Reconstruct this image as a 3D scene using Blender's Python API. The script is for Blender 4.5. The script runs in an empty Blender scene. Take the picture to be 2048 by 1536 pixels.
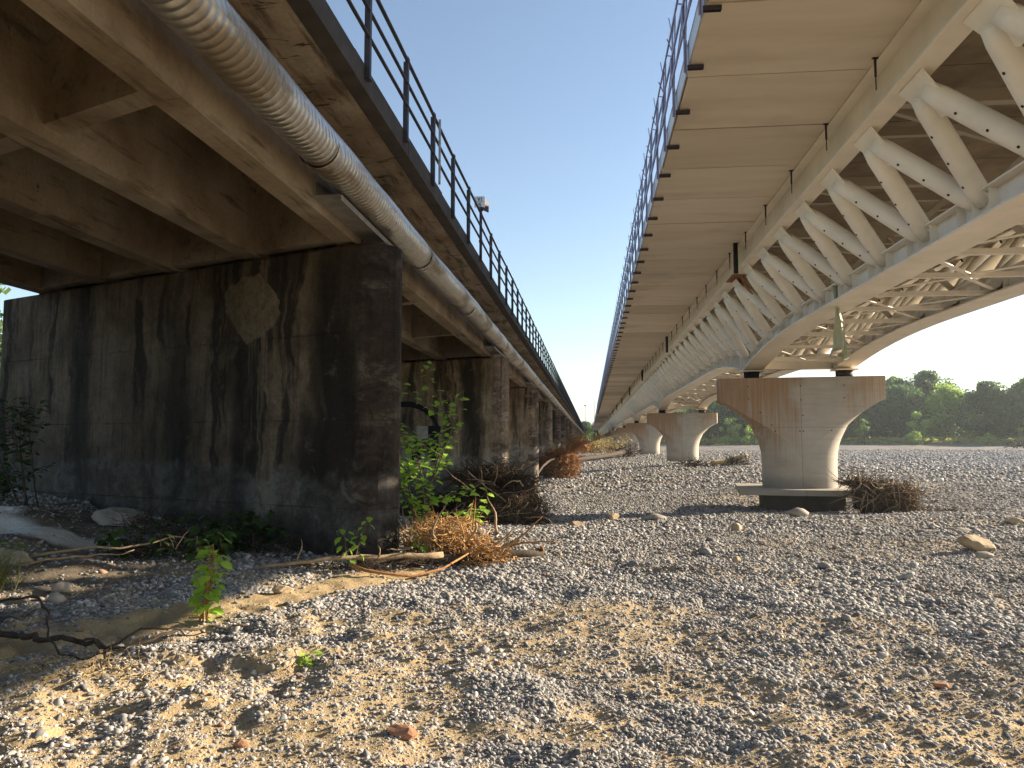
import bpy, math, random
import numpy as np
from mathutils import Vector, Matrix
R = math.radians
# ------------------------------------------------------------------ camera, sky, sun, exposure
# metres; the bridges run along +Y, X to the right, z = 0 is the eye height (about 1.65 m above the gravel)
sc = bpy.context.scene
cam = bpy.data.cameras.new('camera'); co = bpy.data.objects.new('camera', cam); sc.collection.objects.link(co)
cam.lens = 27.0; cam.sensor_width = 36.0; cam.clip_start = 0.05; cam.clip_end = 6000
co.location = (0, 0, 0); co.rotation_euler = (R(90 + 4.21), 0, R(5.80))
sc.camera = co
SUN_EL, SUN_AZ = 18.6, 66.0            # azimuth measured from +Y towards +X
w = bpy.data.worlds.new('World'); sc.world = w; w.use_nodes = True
nt = w.node_tree; bg = nt.nodes['Background']
sky = nt.nodes.new('ShaderNodeTexSky'); sky.sky_type = 'NISHITA'; sky.sun_disc = False
sky.sun_elevation = R(SUN_EL); sky.sun_rotation = R(SUN_AZ); sky.altitude = 80
sky.air_density = 1.0; sky.dust_density = .35; sky.ozone_density = 1.3
hs = nt.nodes.new('ShaderNodeHueSaturation'); hs.inputs['Saturation'].default_value = .90
nt.links.new(sky.outputs[0], hs.inputs['Color']); nt.links.new(hs.outputs[0], bg.inputs[0]); bg.inputs[1].default_value = 0.070
sl = bpy.data.lights.new('sun', 'SUN'); so = bpy.data.objects.new('sun', sl); sc.collection.objects.link(so)
sl.energy = 4.5; sl.angle = R(0.55); sl.color = (1.0, 0.82, 0.60)
sd = Vector((math.sin(R(SUN_AZ)) * math.cos(R(SUN_EL)), math.cos(R(SUN_AZ)) * math.cos(R(SUN_EL)), math.sin(R(SUN_EL))))
so.rotation_euler = sd.to_track_quat('Z', 'Y').to_euler(); so.location = (60, 30, 40)
sc.view_settings.view_transform = 'Standard'; sc.view_settings.look = 'None'
sc.view_settings.exposure = 1.75; sc.view_settings.gamma = 1.0
sc.render.engine = 'CYCLES'
sc.cycles.max_bounces = 8; sc.cycles.diffuse_bounces = 5; sc.cycles.transparent_max_bounces = 12
sc.cycles.use_denoising = True
rng = np.random.default_rng(7); random.seed(7)

# ------------------------------------------------------------------ helpers
COL = sc.collection
class MB:
    def __init__(s): s.V = []; s.F = []; s.S = []; s.M = []; s.mi = 0
    def add(s, vs, fs, smooth=False):
        o = len(s.V); s.V.extend([tuple(v) for v in vs])
        for f in fs: s.F.append(tuple(i + o for i in f)); s.S.append(smooth); s.M.append(s.mi)
    def box(s, x0, x1, y0, y1, z0, z1):
        s.add([(x0,y0,z0),(x1,y0,z0),(x1,y1,z0),(x0,y1,z0),(x0,y0,z1),(x1,y0,z1),(x1,y1,z1),(x0,y1,z1)],
              [(0,3,2,1),(4,5,6,7),(0,1,5,4),(1,2,6,5),(2,3,7,6),(3,0,4,7)])
    def bar(s, a, b, w, h, up=(0,0,1)):
        a = Vector(a); b = Vector(b); d = (b - a).normalized(); u = Vector(up)
        x = d.cross(u)
        if x.length < 1e-4: x = d.cross(Vector((1,0,0)))
        x.normalize(); z = x.cross(d)
        vs = []
        for p in (a, b):
            for i, j in ((-1,-1),(1,-1),(1,1),(-1,1)): vs.append(p + x * (i*w/2) + z * (j*h/2))
        s.add(vs, [(3,2,1,0),(4,5,6,7),(0,1,5,4),(1,2,6,5),(2,3,7,6),(3,0,4,7)])
    def tube(s, pts, rad, n=8, cap=True, smooth=True):
        pts = [Vector(p) for p in pts]
        if not hasattr(rad, '__len__'): rad = [rad] * len(pts)
        vs = []; up = None
        for i, p in enumerate(pts):
            d = (pts[min(i+1, len(pts)-1)] - pts[max(i-1, 0)])
            d = d.normalized() if d.length > 1e-9 else Vector((0,0,1))
            if up is None:
                up = d.cross(Vector((0.3,0.2,1)));  up = up.normalized() if up.length > 1e-5 else Vector((1,0,0))
            x = (up - d * up.dot(d)); x = x.normalized() if x.length > 1e-6 else d.orthogonal().normalized()
            up = x; y = d.cross(x)
            for k in range(n):
                a = 2 * math.pi * k / n; vs.append(p + (x * math.cos(a) + y * math.sin(a)) * rad[i])
        fs = []
        for i in range(len(pts) - 1):
            for k in range(n):
                fs.append((i*n+k, i*n+(k+1) % n, (i+1)*n+(k+1) % n, (i+1)*n+k))
        s.add(vs, fs, smooth)
        if cap and n > 2:
            o = len(s.V) - len(vs)
            s.F.append(tuple(o + k for k in range(n))[::-1]); s.S.append(False); s.M.append(s.mi)
            s.F.append(tuple(o + (len(pts)-1)*n + k for k in range(n))); s.S.append(False); s.M.append(s.mi)
    def prism(s, poly, d):                       # poly: list of 3D points (one plane), d: extrusion vector
        n = len(poly); d = Vector(d); vs = [Vector(p) for p in poly] + [Vector(p) + d for p in poly]
        s.add(vs, [tuple(range(n))[::-1], tuple(range(n, 2*n))] + [(i, (i+1) % n, n+(i+1) % n, n+i) for i in range(n)])
    def build(s, name, mat, parent=None, off=(0,0,0)):
        me = bpy.data.meshes.new(name)
        if any(off): vs = (np.array(s.V) - np.array(off)).tolist()
        else: vs = s.V
        me.from_pydata(vs, [], s.F)
        me.polygons.foreach_set('use_smooth', s.S)
        for m in (mat if isinstance(mat, (list, tuple)) else [mat]): me.materials.append(m)
        if len(me.materials) > 1: me.polygons.foreach_set('material_index', s.M)
        me.update()
        o = bpy.data.objects.new(name, me); COL.objects.link(o)
        if parent: o.parent = parent
        return o
class Parts:
    # repeats of one part: the nearest 100 as parts of their own, the rest as one
    def __init__(s, name, mat, parent, off, cap=100): s.a = (name, mat, parent, off, cap); s.L = []
    def add(s, rank): b = MB(); s.L.append((rank, len(s.L), b)); return b
    def done(s):
        name, mat, parent, off, cap = s.a; s.L.sort(key=lambda e: e[:2]); rest = MB()
        for i, (_, _, b) in enumerate(s.L):
            if not b.V: continue
            if i < cap: b.build(name, mat, parent, off)
            else:
                o = len(rest.V); rest.V += b.V; rest.F += [tuple(k+o for k in f) for f in b.F]; rest.S += b.S; rest.M += b.M
        if rest.V: rest.build(name, mat, parent, off)['kind'] = 'stuff'
def tag(o, label=None, cat=None, group=None, kind=None):
    for k, v in (('label', label), ('category', cat), ('group', group), ('kind', kind)):
        if v: o[k] = v
    return o
def empty(name, loc, label, cat, group=None, rz=0):
    o = bpy.data.objects.new(name, None); o.empty_display_size = 0.2; COL.objects.link(o)
    o.location = loc; o.rotation_euler = (0, 0, rz)
    return tag(o, label, cat, group)
def copyo(o, parent=None, loc=None, rz=None, scale=None):
    c = o.copy(); COL.objects.link(c); c.parent = parent
    if loc is not None: c.location = loc
    if rz is not None: c.rotation_euler = (0, 0, rz)
    if scale is not None: c.scale = scale
    return c
def copy_tree(o, loc, rz=0, scale=(1,1,1), label=None):
    c = copyo(o, None, loc, rz, scale)
    if label: c['label'] = label
    for ch in list(o.children):
        k = copyo(ch, c)
        for g in list(ch.children): copyo(g, k)
    return c

# value noise for shapes and masks
_T = np.random.default_rng(3).random((256, 256))
def vnoise(x, y):
    xi = np.floor(x).astype(int); yi = np.floor(y).astype(int); fx = x - xi; fy = y - yi
    fx = fx*fx*(3-2*fx); fy = fy*fy*(3-2*fy)
    g = lambda i, j: _T[i & 255, j & 255]
    return (g(xi,yi)*(1-fx)*(1-fy) + g(xi+1,yi)*fx*(1-fy) + g(xi,yi+1)*(1-fx)*fy + g(xi+1,yi+1)*fx*fy)
def fbm(x, y, o=4):
    t = 0; a = .5; n = 0
    for i in range(o):
        t = t + a*vnoise(x*2**i + 17*i, y*2**i + 5*i); n += a; a *= .5
    return t / n
def smooth(a, b, x):
    t = np.clip((x - a) / (b - a), 0, 1); return t*t*(3-2*t)

# ------------------------------------------------------------------ materials
class NT:
    def __init__(s, name):
        s.m = bpy.data.materials.new(name); s.m.use_nodes = True; s.t = s.m.node_tree
        s.b = s.t.nodes['Principled BSDF']; s.out = s.t.nodes['Material Output']
        s.b.inputs['Specular IOR Level'].default_value = 0.25
    def n(s, k, **kw):
        x = s.t.nodes.new('ShaderNode' + k)
        for a, v in kw.items(): setattr(x, a, v)
        return x
    def link(s, a, b): s.t.links.new(a, b)
    def pos(s, scale=(1,1,1), obj=False, loc=(0,0,0), rot=(0,0,0)):
        src = s.n('TexCoord').outputs['Object'] if obj else s.n('NewGeometry').outputs['Position']
        mp = s.n('Mapping'); mp.inputs['Scale'].default_value = scale; mp.inputs['Location'].default_value = loc; mp.inputs['Rotation'].default_value = rot
        s.link(src, mp.inputs[0]); return mp.outputs[0]
    def noise(s, vec, scale=1, detail=6, rough=.6, dist=0):
        x = s.n('TexNoise'); x.inputs['Scale'].default_value = scale; x.inputs['Detail'].default_value = detail
        x.inputs['Roughness'].default_value = rough; x.inputs['Distortion'].default_value = dist
        s.link(vec, x.inputs['Vector']); return x.outputs['Fac']
    def voro(s, vec, scale, feature='F1', out='Distance', rnd=1):
        x = s.n('TexVoronoi', feature=feature); x.inputs['Scale'].default_value = scale
        x.inputs['Randomness'].default_value = rnd
        s.link(vec, x.inputs['Vector']); return x.outputs[out]
    def ramp(s, fac, stops):
        x = s.n('ValToRGB'); s.link(fac, x.inputs[0]); e = x.color_ramp.elements
        while len(e) < len(stops): e.new(.5)
        for i, (p, c) in enumerate(stops):
            e[i].position = p; e[i].color = (c, c, c, 1) if not hasattr(c, '__len__') else (*c, 1)
        return x.outputs[0]
    def mix(s, f, a, b, mode='MIX'):
        x = s.n('Mix', data_type='RGBA', blend_type=mode)
        for k, v in ((0, f), (6, a), (7, b)):
            if hasattr(v, 'links') or hasattr(v, 'is_output'): s.link(v, x.inputs[k])
            elif k == 0: x.inputs[0].default_value = v
            else: x.inputs[k].default_value = (v, v, v, 1) if not hasattr(v, '__len__') else (*v, 1)
        return x.outputs[2]
    def math(s, op, a, b=None, c=None):
        x = s.n('Math', operation=op)
        for k, v in enumerate((a, b, c)):
            if v is None: continue
            if hasattr(v, 'is_output'): s.link(v, x.inputs[k])
            else: x.inputs[k].default_value = v
        return x.outputs[0]
    def mrange(s, v, a, b, lo=0., hi=1.):
        x = s.n('MapRange', interpolation_type='SMOOTHSTEP'); s.link(v, x.inputs[0])
        for i, q in enumerate((a, b, lo, hi)): x.inputs[i+1].default_value = q
        return x.outputs[0]
    def sep(s, v):
        x = s.n('SeparateXYZ'); s.link(v, x.inputs[0]); return x.outputs
    def color(s, c):
        if hasattr(c, 'is_output'): s.link(c, s.b.inputs['Base Color'])
        else: s.b.inputs['Base Color'].default_value = (*c, 1)
        return s
    def rough(s, r):
        if hasattr(r, 'is_output'): s.link(r, s.b.inputs['Roughness'])
        else: s.b.inputs['Roughness'].default_value = r
        return s
    def bump(s, h, strength=.5, dist=.02):
        x = s.n('Bump'); x.inputs['Strength'].default_value = strength; x.inputs['Distance'].default_value = dist
        s.link(h, x.inputs['Height']); s.link(x.outputs[0], s.b.inputs['Normal']); return s
def plain(name, c, rough=.7, metal=0, var=.15, scale=6, bump=.2):
    m = NT(name); p = m.pos(obj=False); n = m.noise(p, scale)
    c2 = tuple(max(0, x*(1-var*2)) for x in c); c1 = tuple(x*(1+var) for x in c)
    m.color(m.ramp(n, [(.3, c2), (.7, c1)])).rough(rough).bump(n, bump, .01)
    m.b.inputs['Metallic'].default_value = metal
    return m.m
MAT = {}
def old_concrete():
    m = NT('old_pier_concrete'); P = m.pos(); S_ = m.sep(P); x, y, z = S_[0], S_[1], S_[2]
    warp = m.n('VectorMath', operation='ADD'); nz = m.n('TexNoise'); nz.inputs['Scale'].default_value = .9; nz.inputs['Detail'].default_value = 4; m.link(P, nz.inputs['Vector'])
    vs = m.n('VectorMath', operation='SCALE'); vs.inputs[3].default_value = .55; m.link(nz.outputs['Color'], vs.inputs[0]); m.link(P, warp.inputs[0]); m.link(vs.outputs[0], warp.inputs[1])
    def wp(sc): 
        mp = m.n('Mapping'); mp.inputs['Scale'].default_value = sc; m.link(warp.outputs[0], mp.inputs[0]); return mp.outputs[0]
    wide = m.noise(wp((.75, .75, .10)), 1.0, 4, .55); streak = m.noise(wp((2.2, 2.2, .16)), 1.2, 6, .65); fine = m.noise(m.pos((9, 9, .7)), 1.1, 6, .65)
    blot = m.noise(P, 1.1, 9, .68, .3); gran = m.noise(P, 16, 8, .75); fl = m.noise(P, 2.4, 9, .75, .5)
    base = m.ramp(blot, [(.30, (.095,.070,.050)), (.46, (.155,.118,.082)), (.60, (.235,.185,.135)), (.74, (.13,.105,.085))])
    base = m.mix(m.ramp(wide, [(.40, .97), (.47, .6), (.53, 0)]), base, (.020,.016,.013))
    base = m.mix(m.ramp(streak, [(.40, .85), (.46, .2), (.50, 0)]), base, (.016,.013,.011))
    base = m.mix(m.ramp(fine, [(.50, 0), (.66, .5)]), base, (.03,.024,.02))
    base = m.mix(m.ramp(fl, [(.58, 0), (.66, .30), (.74, .1)]), base, (.22,.19,.155))
    zz = m.math('ADD', z, m.math('MULTIPLY', m.math('SUBTRACT', m.noise(P, 1.0, 6, .65), .5), 1.8))
    low = m.mrange(zz, -.30, -.50)
    base = m.mix(m.math('MULTIPLY', low, .55), base, m.ramp(m.noise(P, 1.9, 6, .65, .4), [(.36, (.06,.056,.05)), (.48, (.13,.125,.115)), (.56, (.24,.24,.235)), (.64, (.10,.092,.08))]))
    low2 = m.mrange(zz, -1.0, -1.35)
    base = m.mix(m.math('MULTIPLY', low2, .7), base, (.05,.042,.034))
    # patch of lighter repair concrete with pale runs below it
    near = m.math('LESS_THAN', y, 14.5)
    dx = m.math('DIVIDE', m.math('ADD', x, 5.2), .52); dz = m.math('DIVIDE', m.math('SUBTRACT', z, 2.12), .52)
    rr = m.math('ADD', m.math('SQRT', m.math('ADD', m.math('POWER', dx, 2), m.math('POWER', dz, 2))), m.math('MULTIPLY', m.math('SUBTRACT', m.noise(P, 2.0, 6, .6), .5), 1.3))
    pm = m.math('MULTIPLY', m.mrange(rr, 1.0, .94), near)
    ply = m.ramp(m.noise(P, 6, 8, .75), [(.32, (.10,.078,.052)), (.5, (.20,.16,.11)), (.68, (.27,.22,.155))])
    base = m.mix(m.math('MULTIPLY', pm, .9), base, ply)
    run = m.math('MULTIPLY', m.math('MULTIPLY', m.mrange(m.math('ABSOLUTE', m.math('ADD', x, 5.05)), .32, .05), m.mrange(m.math('ABSOLUTE', m.math('SUBTRACT', z, .9)), 1.1, .6)), near)
    base = m.mix(m.math('MULTIPLY', run, m.ramp(m.noise(m.pos((16, 16, .5)), 1.3, 4, .6), [(.54, 0), (.62, .75)])), base, (.20,.17,.125))
    nose = m.math('MULTIPLY', m.mrange(m.math('ADD', x, m.math('MULTIPLY', m.math('SUBTRACT', blot, .5), .3)), -3.32, -3.22), m.ramp(m.noise(m.pos((.7, .7, 1.6)), 1.0, 6, .62, .4), [(.42, .85), (.56, .15)]))
    base = m.mix(nose, base, m.ramp(m.noise(m.pos((1.2, 1.2, 2.2)), 1.6, 10, .78, .6), [(.40, (.028,.021,.018)), (.52, (.080,.062,.052)), (.60, (.20,.17,.145)), (.68, (.065,.05,.042))]))
    lift = m.math('ABSOLUTE', m.math('SUBTRACT', m.math('MODULO', m.math('ADD', z, 20.31), 1.25), .6))
    ln = m.math('MULTIPLY', m.mrange(lift, .014, .004), m.ramp(m.noise(P, 1.7, 3), [(.42, .2), (.55, 1)]))
    base = m.mix(m.math('MULTIPLY', ln, .35), base, (.02,.017,.014))
    base = m.mix(.6, base, m.ramp(gran, [(.3, .45), (.7, 1.4)]), 'MULTIPLY')
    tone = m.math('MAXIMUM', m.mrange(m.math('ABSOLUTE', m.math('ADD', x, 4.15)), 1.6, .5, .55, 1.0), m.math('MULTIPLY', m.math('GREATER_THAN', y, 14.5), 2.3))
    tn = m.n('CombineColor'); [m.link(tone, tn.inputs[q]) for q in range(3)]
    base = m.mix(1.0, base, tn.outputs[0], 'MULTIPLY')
    m.color(base).rough(.92)
    h = m.math('ADD', m.math('MULTIPLY', gran, .5), m.math('ADD', m.math('MULTIPLY', fl, 1.0), m.math('MULTIPLY', ln, -.6)))
    m.bump(h, .8, .04); return m.m
def deck_old(name='old_deck_concrete', c0=.60, lo=.52, k_=1.):
    m = NT(name); P = m.pos()
    a = m.noise(P, .8, 7, .6, .3); b = m.noise(m.pos((5, .6, 5)), 1.5, 6, .6); g = m.noise(P, 18, 6, .7)
    base = m.ramp(a, [(.3, (.22*k_,.165*k_,.11*k_)), (.5, (.38*k_,.31*k_,.225*k_)), (.7, (.52*k_,.45*k_,.35*k_))])
    base = m.mix(m.ramp(b, [(lo, 0), (lo+.14, .75)]), base, (.07,.052,.037))
    crk = m.noise(m.pos((1.6, 5, 1.6)), 1.3, 5, .7, .6)
    base = m.mix(m.ramp(crk, [(c0, 0), (c0+.04, .9)]), base, (.035,.027,.02))
    base = m.mix(.4, base, m.ramp(g, [(.3, .6), (.7, 1.2)]), 'MULTIPLY')
    m.color(base).rough(.9).bump(m.math('ADD', g, m.math('MULTIPLY', crk, -1.2)), .5, .02); return m.m
def new_soffit():
    m = NT('new_deck_concrete'); P = m.pos(); oi = m.n('ObjectInfo')
    a = m.noise(m.pos((.35, 1.6, 1)), 1.2, 7, .6, .3); g = m.noise(P, 25, 5, .7); b = m.noise(P, .35, 4, .5)
    base = m.ramp(a, [(.3, (.60,.53,.43)), (.5, (.69,.62,.525)), (.72, (.75,.685,.59))])
    base = m.mix(m.ramp(b, [(.60, 0), (.72, .5)]), base, (.34,.29,.23))
    base = m.mix(m.ramp(oi.outputs['Random'], [(0, .0), (.6, .15), (1, .7)]), base, (.42,.36,.29))
    m.color(base).rough(.85).bump(g, .15, .01); return m.m
def new_pier():
    m = NT('new_pier_concrete'); P = m.pos(obj=True); s = m.sep(P)
    a = m.noise(P, .7, 7, .6, .2); g = m.noise(P, 16, 6, .7)
    base = m.ramp(a, [(.3, (.36,.325,.27)), (.5, (.45,.41,.35)), (.7, (.52,.475,.41))])
    st = m.noise(m.pos((9, 2, .22), obj=True), 1.6, 6, .65, .15)
    st2 = m.noise(m.pos((30, 5, .6), obj=True), 1.3, 4, .6)
    # rust runs come from the cap top under the bearings
    wob = m.math('MULTIPLY', m.math('SUBTRACT', m.noise(P, 1.3, 4), .5), 1.2)
    xx = m.math('ADD', s[0], wob)
    lft = m.mrange(xx, .15, -.35); rgt = m.mrange(xx, 1.2, 1.7)
    band = m.math('MAXIMUM', lft, rgt)
    fall = m.mrange(m.math('ADD', m.math('SUBTRACT', s[2], m.math('MULTIPLY', xx, .45)), m.math('MULTIPLY', m.math('SUBTRACT', st, .5), 4.0)), -.6, 2.0)
    f = m.math('MULTIPLY', m.math('MULTIPLY', band, fall), m.ramp(m.math('MULTIPLY', m.math('ADD', st, st2), .5), [(.36, 0), (.52, 1)]))
    base = m.mix(m.math('MULTIPLY', f, .8), base, m.ramp(st2, [(.3, (.26,.12,.04)), (.7, (.40,.22,.095))]))
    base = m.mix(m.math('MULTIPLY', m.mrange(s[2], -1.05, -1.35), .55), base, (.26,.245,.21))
    v = m.mrange(m.math('ABSOLUTE', s[0]), .014, .006); h = m.mrange(m.math('ABSOLUTE', m.math('SUBTRACT', s[2], .42)), .012, .005)
    base = m.mix(m.math('MULTIPLY', m.math('MAXIMUM', v, h), .5), base, (.16,.12,.09))
    hb = m.noise(m.pos((.6, .6, 7), obj=True), 1.5, 4, .5)
    base = m.mix(m.ramp(hb, [(.5, 0), (.75, .3)]), base, (.28,.23,.18))
    m.color(base).rough(.85).bump(g, .25, .012); return m.m
def steel(name, c, rust=.0, rough=.45):
    m = NT(name); P = m.pos(); a = m.noise(P, 1.2, 6, .6); g = m.noise(P, 7, 6, .7)
    base = m.ramp(a, [(.3, tuple(x*.86 for x in c)), (.7, tuple(x*1.08 for x in c))])
    base = m.mix(m.ramp(g, [(.60, 0), (.8, .35)]), base, tuple(x*q for x, q in zip(c, (.55,.45,.32))))
    if rust: base = m.mix(m.ramp(m.noise(P, 2.2, 6, .65), [(.36, 0), (.55, rust)]), base, (.20,.085,.025))
    m.color(base).rough(rough); m.b.inputs['Specular IOR Level'].default_value = .35
    m.bump(g, .05, .01); return m.m
def pipe_metal():
    m = NT('galvanised_sheet'); P = m.pos()
    a = m.noise(m.pos((1.2, .35, 1.2)), 1.6, 5, .6, .4); g = m.noise(P, 9, 6, .7)
    base = m.ramp(g, [(.3, (.48,.47,.44)), (.7, (.66,.65,.62))])
    base = m.mix(m.ramp(a, [(.50, 0), (.62, .8)]), base, (.26,.20,.125))
    m.color(base).rough(m.ramp(a, [(.4, .28), (.65, .55)])); m.b.inputs['Metallic'].default_value = .88
    m.bump(g, .12, .01); return m.m
def leafmat(name, c1, c2, trans=.45):
    m = NT(name); P = m.pos(); n = m.noise(P, 1.3, 3); oi = m.n('ObjectInfo')
    col = m.ramp(n, [(.35, c1), (.65, c2)])
    col = m.mix(m.math('MULTIPLY', oi.outputs['Random'], .35), col, tuple(x*.6 for x in c1))
    m.color(col).rough(.5)
    t = m.n('BsdfTranslucent'); m.link(m.mix(.5, col, tuple(min(1, x*1.6) for x in c2)), t.inputs[0])
    x = m.n('MixShader'); x.inputs[0].default_value = trans
    m.link(m.b.outputs[0], x.inputs[1]); m.link(t.outputs[0], x.inputs[2]); m.link(x.outputs[0], m.out.inputs[0]); return m.m
def pebble():
    m = NT('river_pebble'); oi = m.n('ObjectInfo'); P = m.pos(obj=True); n = m.noise(P, 2.2, 5, .6)
    r = oi.outputs['Random']
    c = m.ramp(r, [(0, (.12,.122,.125)), (.3, (.23,.232,.235)), (.6, (.36,.36,.355)), (.82, (.29,.275,.25)), (.94, (.60,.595,.58)), (.992, (.26,.17,.12)), (1, (.26,.16,.11))])
    c = m.mix(.35, c, m.ramp(n, [(.3, .65), (.7, 1.3)]), 'MULTIPLY')
    # fine sand dust settled on faces that look up
    nz = m.sep(m.n('NewGeometry').outputs['Normal'])[2]
    c = m.mix(m.math('MULTIPLY', m.mrange(m.math('ADD', nz, m.math('MULTIPLY', n, .5)), .75, 1.4), .35), c, (.43,.40,.355))
    m.color(c).rough(.75).bump(n, .15, .01); return m.m
def ground_mat():
    m = NT('gravel_ground'); P = m.pos()
    at = lambda n: m.n('Attribute', attribute_name=n).outputs['Fac']
    sand, earth, pale = at('sand'), at('earth'), at('pale')
    v1 = m.voro(P, 30, out='Color'); v1d = m.voro(P, 30)
    v2 = m.voro(P, 9, out='Color'); v2d = m.voro(P, 9)
    big = m.noise(P, .22, 6, .6)
    g1 = m.ramp(m.sep(v1)[0], [(0, (.08,.08,.08)), (.5, (.18,.175,.165)), (1, (.34,.33,.31))])
    g2 = m.ramp(m.sep(v2)[0], [(0, (.11,.11,.11)), (.5, (.23,.225,.215)), (1, (.42,.41,.39))])
    grav = m.mix(1.0, m.mix(.5, g1, g2), (.75,.75,.75), 'MULTIPLY')  # base darkened so the gaps between pebbles read as shadow
    grav = m.mix(m.ramp(big, [(.42, 0), (.62, .45)]), grav, (.36,.30,.23))
    sn = m.noise(P, 5, 7, .65); fine = m.noise(P, 60, 4, .7)
    sc_ = m.ramp(sn, [(.3, (.35,.26,.14)), (.7, (.48,.375,.22))])
    sc_ = m.mix(.3, sc_, m.ramp(fine, [(.3, .55), (.7, 1.35)]), 'MULTIPLY')
    c = m.mix(sand, grav, sc_)
    ea = m.ramp(m.noise(P, 2.2, 7, .65), [(.3, (.085,.072,.055)), (.6, (.19,.165,.13)), (.8, (.26,.235,.19))])
    c = m.mix(earth, c, ea); c = m.mix(pale, c, (.62,.60,.55))
    m.color(c).rough(.9)
    gh = m.math('ADD', m.math('MULTIPLY', m.math('SUBTRACT', 1, v1d), .5), m.math('MULTIPLY', m.math('SUBTRACT', 1, v2d), 1.3))
    sh = m.math('ADD', m.math('MULTIPLY', sn, 1.2), m.math('MULTIPLY', fine, .25))
    x = m.n('Mix', data_type='FLOAT'); m.link(sand, x.inputs[0]); m.link(gh, x.inputs[2]); m.link(sh, x.inputs[3])
    m.bump(x.outputs[0], .9, .04); return m.m
def bark(name, c):
    m = NT(name); P = m.pos(obj=True); n = m.noise(m.pos((3,3,3), obj=True), 5, 6, .7)
    m.color(m.ramp(n, [(.3, tuple(x*.5 for x in c)), (.7, tuple(x*1.25 for x in c))])).rough(.9).bump(n, .6, .01); return m.m
MAT.update(pier_old=old_concrete(), deck_old=deck_old(), girder=deck_old('old_girder_concrete', .66, .56, .8), soffit=new_soffit(), pier_new=new_pier(),
    cream=steel('cream_painted_steel', (.80,.745,.645)), inner=steel('shaded_inner_steel', (.36,.32,.26)), rust=steel('rusted_steel', (.30,.18,.09), .9, .8),  # inner: darker copy of the cream steel, shade put into its colour
    bluesteel=steel('galvanised_guard_steel', (.30,.29,.42), 0, .4), fascia=steel('pale_fascia_sheet', (.55,.57,.62), 0, .4),
    rail_old=plain('dark_rail_paint', (.045,.04,.045), .6), curb=plain('dark_kerb_concrete', (.075,.068,.062), .9, scale=4, bump=.5),
    pipe=pipe_metal(), black=plain('black_plastic', (.012,.012,.013), .45, var=.05), rubber=plain('black_rubber', (.018,.017,.016), .7),
    grey=plain('grey_steel_plate', (.34,.34,.33), .5, .3), ground=ground_mat(), pebble=pebble(),
    hole=plain('dark_hole', (.03,.02,.015), .9), wood=bark('pale_driftwood', (.36,.27,.17)), wood_red=bark('fresh_root_bark', (.34,.17,.07)),
    wood_dark=bark('dark_wet_wood', (.075,.058,.045)), twig=bark('brown_root_mat', (.085,.060,.040)), wad=bark('footing_root_mat', (.105,.073,.046)), heap=bark('orange_rootlet', (.52,.31,.13)), straw=bark('dry_straw', (.50,.37,.17)),
    trunk=bark('tree_bark', (.14,.12,.095)), leaf=leafmat('bright_leaf', (.17,.34,.035), (.30,.50,.07), .55),
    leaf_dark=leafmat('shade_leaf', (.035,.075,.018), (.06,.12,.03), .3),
    tree1=leafmat('crown_leaf', (.095,.165,.045), (.16,.25,.07), .5), tree2=leafmat('crown_leaf_light', (.19,.31,.06), (.30,.43,.10), .55),
    tree3=leafmat('crown_leaf_deep', (.06,.12,.045), (.10,.18,.065), .45), grass=leafmat('grass_blade', (.16,.20,.05), (.27,.28,.08), .4),
    autumn=leafmat('yellowed_leaf', (.26,.24,.07), (.40,.30,.10), .4),
    rock=plain('rock', (.36,.33,.28), .85, scale=3, var=.25, bump=.6), rock2=plain('sandstone', (.40,.31,.20), .85, scale=3, bump=.6),
    brick=plain('worn_brick', (.38,.20,.12), .85, scale=5, bump=.5), sign=plain('sign_white', (.62,.63,.66), .5, var=.03),
    ink=plain('sign_ink', (.02,.02,.025), .6, var=.02), paint=plain('black_wall_paint', (.012,.012,.014), .7, var=.05),
    paintw=plain('white_wall_paint', (.45,.44,.42), .8))
def film():
    m = NT('plastic_film'); n = m.noise(m.pos((3, 3, 1)), 3, 5); m.color(m.ramp(n, [(.35, (.42,.44,.34)), (.65, (.62,.66,.50))])).rough(.3)
    t = m.n('BsdfTranslucent'); t.inputs[0].default_value = (.6,.65,.48,1)
    x = m.n('MixShader'); x.inputs[0].default_value = .35; m.link(m.b.outputs[0], x.inputs[1]); m.link(t.outputs[0], x.inputs[2])
    tr = m.n('BsdfTransparent'); y = m.n('MixShader'); y.inputs[0].default_value = .18
    m.link(x.outputs[0], y.inputs[1]); m.link(tr.outputs[0], y.inputs[2]); m.link(y.outputs[0], m.out.inputs[0]); return m.m
MAT['film'] = film()

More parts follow.
